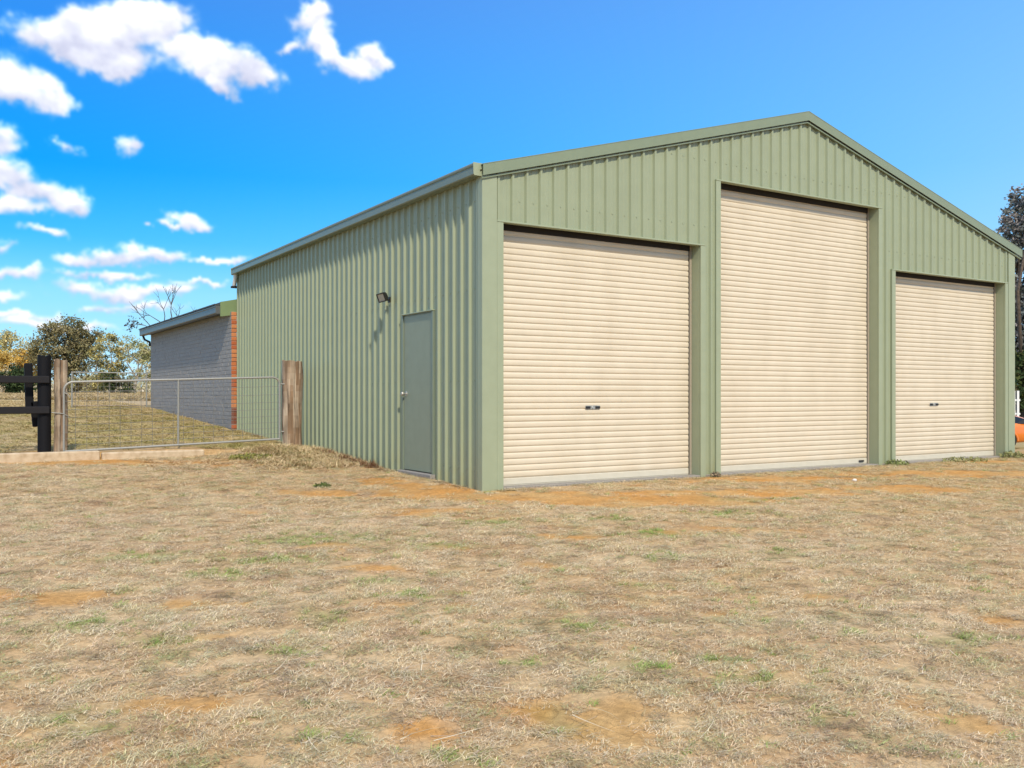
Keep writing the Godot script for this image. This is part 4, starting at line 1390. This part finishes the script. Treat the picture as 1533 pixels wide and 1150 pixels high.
# ------------------------------------------------------------------ beyond the right end
func build_right() -> void:
	# orange hatchback seen by its tail; its own axes: x forward along the car, tail at x < 0
	var foot := Vector3(24.15, -0.66, -8.12)
	var turn := atan2(RIGHT.z, -RIGHT.x) + 0.0
	var o := thing("car", "orange hatchback showing behind the right end of the shed", "car", foot, PI - atan2(RIGHT.z, RIGHT.x))
	# stations along x: [x, sill y, belt y, half width at belt, roof y (or -1), half width at roof]
	var S := [[-0.78, 0.42, 0.66, 0.62], [-0.74, 0.30, 0.78, 0.74], [-0.62, 0.24, 0.84, 0.79], [-0.30, 0.22, 0.86, 0.82], [0.3, 0.2, 0.87, 0.83], [1.2, 0.2, 0.86, 0.83], [1.9, 0.2, 0.84, 0.82], [2.5, 0.22, 0.78, 0.8], [2.9, 0.26, 0.68, 0.74], [3.02, 0.34, 0.58, 0.64]]
	var st := begin()
	var rings: Array = []
	for s: Array in S:
		var ring: Array[Vector3] = []
		var lo: float = s[1]
		var hi: float = s[2]
		var w: float = s[3]
		for q: Array in [[0.0, lo], [w * 0.9, lo], [w * 0.99, lo + 0.06], [w, lerpf(lo, hi, 0.45)], [w * 0.985, lerpf(lo, hi, 0.75)], [w * 0.93, hi - 0.02], [w * 0.86, hi], [0.0, hi + 0.015]]:
			ring.append(Vector3(s[0], q[1], q[0]))
		for k in range(6, 0, -1):
			ring.append(Vector3(ring[k].x, ring[k].y, -ring[k].z))
		rings.append(ring)
	for k in rings.size() - 1:
		for j in 14:
			var j2 := (j + 1) % 14
			quad(st, rings[k][j], rings[k][j2], rings[k + 1][j2], rings[k + 1][j], 1)
	for j in range(1, 13):
		tri(st, rings[0][0], rings[0][j + 1], rings[0][j]); tri(st, rings[-1][0], rings[-1][j], rings[-1][j + 1])
	part("body", st, M.orange, o)
	var G := [[-0.76, 0.84, 0.60], [-0.66, 1.02, 0.60], [-0.30, 1.12, 0.60], [0.1, 1.18, 0.60], [0.8, 1.20, 0.60], [1.2, 1.14, 0.59], [1.9, 0.85, 0.6]]
	st = begin()
	var gls: Array = [begin(), begin()]
	for k in G.size() - 1:
		var a: Array = G[k]
		var b: Array = G[k + 1]
		var ya := 0.83
		for s: int in [-1, 1]:
			var q: Array[Vector3] = [Vector3(a[0], ya, 0.76 * s), Vector3(b[0], 0.83, 0.76 * s), Vector3(b[0], b[1] - 0.035, (b[2] + 0.02) * s), Vector3(a[0], a[1] - 0.035, (a[2] + 0.02) * s)]
			if s > 0: quad(gls[0], q[0], q[1], q[2], q[3])
			else: quad(gls[1], q[3], q[2], q[1], q[0])
			var t: Array[Vector3] = [Vector3(a[0], a[1] - 0.035, (a[2] + 0.02) * s), Vector3(b[0], b[1] - 0.035, (b[2] + 0.02) * s), Vector3(b[0], b[1], b[2] * 0.9 * s), Vector3(a[0], a[1], a[2] * 0.9 * s)]
			if s > 0: quad(st, t[0], t[1], t[2], t[3])
			else: quad(st, t[3], t[2], t[1], t[0])
		quad(st, Vector3(a[0], a[1], a[2] * 0.9), Vector3(b[0], b[1], b[2] * 0.9), Vector3(b[0], b[1], -b[2] * 0.9), Vector3(a[0], a[1], -a[2] * 0.9))
	part("roof", st, M.orange, o)
	for gl: SurfaceTool in gls: part("window", gl, M.car_glass, o)
	st = begin()
	box(st, Vector3(-0.80, 0.34, -0.70), Vector3(-0.70, 0.46, 0.70), 0.03)
	part("bumper", st, M.orange, o)
	for s: int in [-1, 1]:
		st = begin()
		box(st, Vector3(-0.79, 0.60, s * 0.60 - 0.08), Vector3(-0.70, 0.72, s * 0.60 + 0.08), 0.02)
		part("tail_light", st, mat(lin(0.4, 0.02, 0.01), 0.2), o)
		for xx: float in [0.0, 2.3]:
			st = begin()
			tube(st, [Vector3(xx, 0.30, s * 0.62), Vector3(xx, 0.30, s * 0.65), Vector3(xx, 0.30, s * 0.82), Vector3(xx, 0.30, s * 0.846)], [0.27, 0.30, 0.30, 0.27], 24)
			var wh := part("wheel", st, M.tyre, o)
			st = begin()
			tube(st, [Vector3(xx, 0.30, s * 0.80), Vector3(xx, 0.30, s * 0.852)], [0.19, 0.17], 18)
			part("rim", st, M.steel, wh)
			st = begin()
			var arch: Array = []
			var ar: Array = []
			for k in 13:
				var a := PI * k / 12.0
				arch.append(Vector3(xx + 0.34 * cos(a), 0.28 + 0.34 * sin(a), s * 0.815))
				ar.append(0.035)
			tube(st, arch, ar, 8)
			part("wheel_arch", st, M.orange, o)
	# white picket fence beyond it
	var f := thing("picket_fence", "white picket fence behind the orange car", "fence", Vector3(34.31, height(34.31, -13.55), -13.55), PI - atan2(RIGHT.z, RIGHT.x) + PI)
	for k in 9:
		st = begin()
		box(st, Vector3(-0.8 + k * 0.17, 0.05, -0.012), Vector3(-0.7 + k * 0.17, 1.28 - f.position.y, 0.012), 0.004)
		part("picket", st, M.white_paint, f)
	for yy: float in [0.35, 0.95, 1.55]:
		st = begin()
		box(st, Vector3(-0.85, yy, -0.05), Vector3(0.72, yy + 0.08, -0.014), 0.004)
		part("rail", st, M.white_paint, f)

# ------------------------------------------------------------------ sky
func sky_texture() -> ImageTexture:
	var w := 3072
	var h := 1536
	var dens := PackedFloat32Array(); dens.resize(w * (h / 2))
	var lift := PackedFloat32Array(); lift.resize(w * (h / 2))   # how far up in its cloud a point lies
	var n := FastNoiseLite.new()
	n.seed = 19; n.frequency = 0.022; n.fractal_octaves = 6; n.fractal_gain = 0.6
	var n2 := FastNoiseLite.new()
	n2.seed = 23; n2.frequency = 0.07; n2.fractal_octaves = 4
	# [azimuth, elevation, half width, half height] of each puff, degrees
	var puffs: Array = [[5.2,19.6,1.69,1.15],[7.1,19.8,2.46,1.50],[9.5,20.3,2.00,1.68],[10.7,21.3,1.47,1.01],[8.5,18.7,2.15,0.76],[13.2,19.2,1.51,1.23],[14.9,18.8,2.32,1.42],[16.8,19.0,1.26,1.08],[12.3,19.9,0.93,0.87],[14.3,17.5,1.34,0.47],[3.1,17.1,1.37,1.16],[4.4,16.5,1.33,0.95],[5.8,15.8,0.85,0.56],[19.0,22.4,0.88,0.87],[19.7,21.0,1.04,0.85],[20.9,19.9,1.01,0.72],[22.4,19.2,1.14,0.66],[23.8,20.2,1.07,0.87],[18.5,20.4,0.56,0.36],[8.8,14.3,0.64,0.50],[3.4,11.7,1.47,0.98],[5.1,11.1,1.69,0.86],[6.6,10.8,0.96,0.47],[3.3,10.2,1.30,0.43],[12.5,10.4,0.90,0.57],[13.3,10.0,0.98,0.38],[10.3,9.9,0.33,0.23],[11.5,10.0,0.52,0.19],[6.4,7.8,1.55,0.37],[8.5,8.1,2.15,0.49],[11.0,8.2,1.29,0.38],[14.0,8.1,1.60,0.20],[6.1,6.3,1.54,0.45],[8.5,6.0,1.78,0.49],[10.8,6.2,1.66,0.27],[2.8,8.1,0.51,0.29],[3.3,6.8,1.24,0.33],[7.8,5.0,1.77,0.23],[3.7,4.6,1.25,0.26],[3.1,13.7,1.17,0.83],[7.5,7.0,3.0,0.22],[5.5,4.1,3.0,0.24],[9.8,5.3,2.4,0.20],[12.5,6.6,1.6,0.16],[4.5,9.1,1.4,0.2],[6.2,14.0,0.5,0.3],[2.0,5.6,2.0,0.3]]
	var r := RandomNumberGenerator.new()
	r.seed = 8
	for k in 260:      # unseen broken cumulus all round, extra clouds added to whiten the blue ambient light
		var az := r.randf_range(66.0, 359.0)
		var el := pow(r.randf(), 1.3) * 70.0 + 4.0
		var s := r.randf_range(0.6, 2.2) * (0.5 + el / 22.0)
		for j in r.randi_range(3, 6):
			puffs.append([az + r.randfn() * s * 1.5, el + r.randf_range(-0.1, 0.6) * s * 0.8, s * r.randf_range(0.6, 1.3), s * r.randf_range(0.35, 0.7)])
	for p: Array in puffs:
		var cx: float = p[0] / 360.0 * w
		var cy: float = (90.0 - p[1]) / 180.0 * h
		var rx: float = p[2] / 360.0 * w / maxf(cos(deg_to_rad(minf(p[1], 80.0))), 0.2) * 1.45
		var ry: float = p[3] / 180.0 * h * 1.45
		var rel := 1.0 / ry
		for y in range(maxi(int(cy - ry), 0), mini(int(cy + ry) + 1, h / 2 - 1)):
			var dy := (y - cy) * rel
			for xx in range(int(cx - rx), int(cx + rx) + 1):
				var dx := (xx - cx) / rx
				var q := 1.0 - dx * dx - dy * dy
				if q <= 0.0: continue
				var x := posmod(xx, w)
				var i := y * w + x
				var v := q * q
				if v > 0.02:
					lift[i] = (lift[i] * dens[i] - dy * v) / (dens[i] + v)
				dens[i] = dens[i] + v * (1.0 - 0.45 * minf(dens[i], 1.0))
	var wn := FastNoiseLite.new()
	wn.frequency = 0.018; wn.fractal_octaves = 5; wn.fractal_gain = 0.55; wn.seed = 71
	var ia := wn.get_seamless_image(512, 512)
	wn.seed = 72
	var ib := wn.get_seamless_image(512, 512)
	var wa := ia.get_data()
	var wb := ib.get_data()
	var data := PackedByteArray(); data.resize(w * h * 3)
	var i3 := 0
	for y in h / 2:
		var el := 90.0 - 180.0 * (y + 0.5) / h
		var stops := [[0.0, Color(0.72, 0.83, 0.87)], [3.0, Color(0.58, 0.78, 0.87)], [6.0, Color(0.46, 0.73, 0.86)], [9.0, Color(0.20, 0.615, 0.86)], [13.0, Color(0.03, 0.515, 0.84)], [18.0, Color(0.10, 0.475, 0.81)], [24.0, Color(0.19, 0.43, 0.75)], [91.0, Color(0.16, 0.38, 0.7)]]
		var c0 := Color.WHITE
		for k in 7:
			if el >= stops[k][0]:
				c0 = (stops[k][1] as Color).lerp(stops[k + 1][1], clampf((el - stops[k][0]) / (stops[k + 1][0] - stops[k][0]), 0.0, 1.0))
		var c1 := Color(0.56, 0.73, 0.87).lerp(Color(0.38, 0.60, 0.83), clampf((el - 6.0) / 18.0, 0.0, 1.0))
		for x in w:
			var az := 360.0 * x / w
			var t := 0.5 - 0.5 * cos(deg_to_rad((az + 4.0) * 1.0))
			t = clampf(pow(t, 0.58) * 1.75, 0.0, 1.0)
			var cr := lerpf(c0.r, c1.r, t)
			var cg := lerpf(c0.g, c1.g, t)
			var cb := lerpf(c0.b, c1.b, t)
			var nk := (y & 511) * 512 + (x & 511)
			var nj := ((y * 3) & 511) * 512 + ((x * 3) & 511)
			var sx := x + (wa[nk] - 128) * 0.085 + (wb[nj] - 128) * 0.024
			var sy := y + (wb[nk] - 128) * 0.05 + (wa[nj] - 128) * 0.017
			var i := clampi(int(sy), 0, h / 2 - 1) * w + posmod(int(sx), w)
			var d := dens[i]
			if d > 0.01:
				var a := n.get_noise_2d(x, y * 1.5)
				var b := n2.get_noise_2d(x, y * 1.4)
				var cov := smoothstep(0.02, 1.0, d * 1.08 + (a * 0.75 + b * 0.35) * smoothstep(0.0, 0.3, d))
				if cov > 0.0:
					var s := clampf(0.55 + lift[i] * 0.9 + a * 0.75 + b * 0.35, 0.0, 1.0)
					cr = lerpf(cr, lerpf(0.665, 0.90, s), cov * 0.97)
					cg = lerpf(cg, lerpf(0.67, 0.895, s), cov * 0.97)
					cb = lerpf(cb, lerpf(0.75, 0.90, s), cov * 0.97)
			data[i3] = int(clampf(cr, 0.0, 1.0) * 255.0)
			data[i3 + 1] = int(clampf(cg, 0.0, 1.0) * 255.0)
			data[i3 + 2] = int(clampf(cb, 0.0, 1.0) * 255.0)
			i3 += 3
	for k in range(i3, data.size(), 3):
		data[k] = 165; data[k + 1] = 146; data[k + 2] = 115
	return ImageTexture.create_from_image(Image.create_from_data(w, h, false, Image.FORMAT_RGB8, data))

# ------------------------------------------------------------------ build
func _ready() -> void:
	rng.seed = 2024
	var cam := Camera3D.new()
	cam.name = "camera"
	cam.position = Vector3(-5.195, 1.08, 8.899)
	cam.basis = Basis(RIGHT.normalized(), Vector3.UP, -AHEAD.normalized())
	cam.near = 0.05
	cam.far = 2000.0
	cam.projection = Camera3D.PROJECTION_FRUSTUM
	cam.size = 2.0 * 0.05 * 575.0 / 1367.0
	cam.frustum_offset = Vector2(0.0, 17.0 / 1367.0 * 0.05)
	add_child(cam)
	cam.current = true
	var env := Environment.new()
	env.background_mode = Environment.BG_SKY
	env.tonemap_mode = Environment.TONE_MAPPER_LINEAR
	env.tonemap_exposure = 1.72
	env.sdfgi_enabled = true
	env.ssao_enabled = true
	env.ssil_enabled = true
	var pano := PanoramaSkyMaterial.new()
	pano.panorama = sky_texture()
	pano.energy_multiplier = 0.95
	var sky := Sky.new()
	sky.sky_material = pano
	env.sky = sky
	var we := WorldEnvironment.new()
	we.name = "world_environment"
	we.environment = env
	add_child(we)
	var sun := DirectionalLight3D.new()
	sun.name = "sun"
	sun.light_energy = 0.72
	sun.light_color = Color(1.0, 0.95, 0.86)
	sun.light_angular_distance = 2.5
	sun.shadow_enabled = true
	var el := deg_to_rad(43.0)
	var off := deg_to_rad(-15.0)
	var towards := Vector3(sin(off) * cos(el), sin(el), cos(off) * cos(el))
	sun.basis = Basis.looking_at(-towards, Vector3.UP)
	add_child(sun)
	for a: Array in [[n_big, 0.35, 3], [n_mid, 0.7, 5], [n_fine, 4.0, 7]]:
		var n: FastNoiseLite = a[0]
		n.frequency = a[1]
		n.seed = a[2]
		n.fractal_octaves = 4
	make_materials()
	build_ground()
	build_shed()
	build_annex()
	build_yard()
	build_floodlight()
	build_right()
	build_trees()
	build_grass()
	weed("small dark dead weed at the foot of the post between left and middle doors", 3.5, 0.09, 0.09, 0.08, Color(0.16, 0.12, 0.08), Color(0.34, 0.27, 0.18), 60)
	weed("green weeds at the post between middle and right doors", 7.3, 0.12, 0.22, 0.10, Color(0.16, 0.22, 0.07), Color(0.38, 0.40, 0.18), 260)
	weed("low green weeds along the sill of the right roller door", 9.0, 0.16, 0.46, 0.08, Color(0.2, 0.23, 0.08), Color(0.42, 0.40, 0.2), 330)
	weed("green weeds at the shed's right front corner", 10.5, 0.12, 0.26, 0.14, Color(0.16, 0.19, 0.07), Color(0.36, 0.34, 0.16), 300)
	weed("single dark green weed in the dirt left of the side door", -1.5, -1.08, 0.10, 0.07, Color(0.06, 0.09, 0.03), Color(0.16, 0.19, 0.06), 110)
	weed("green weed patch at the foot of the heaped soil below the gate", -1.35, -4.4, 0.32, 0.09, Color(0.16, 0.18, 0.05), Color(0.34, 0.32, 0.1), 360)
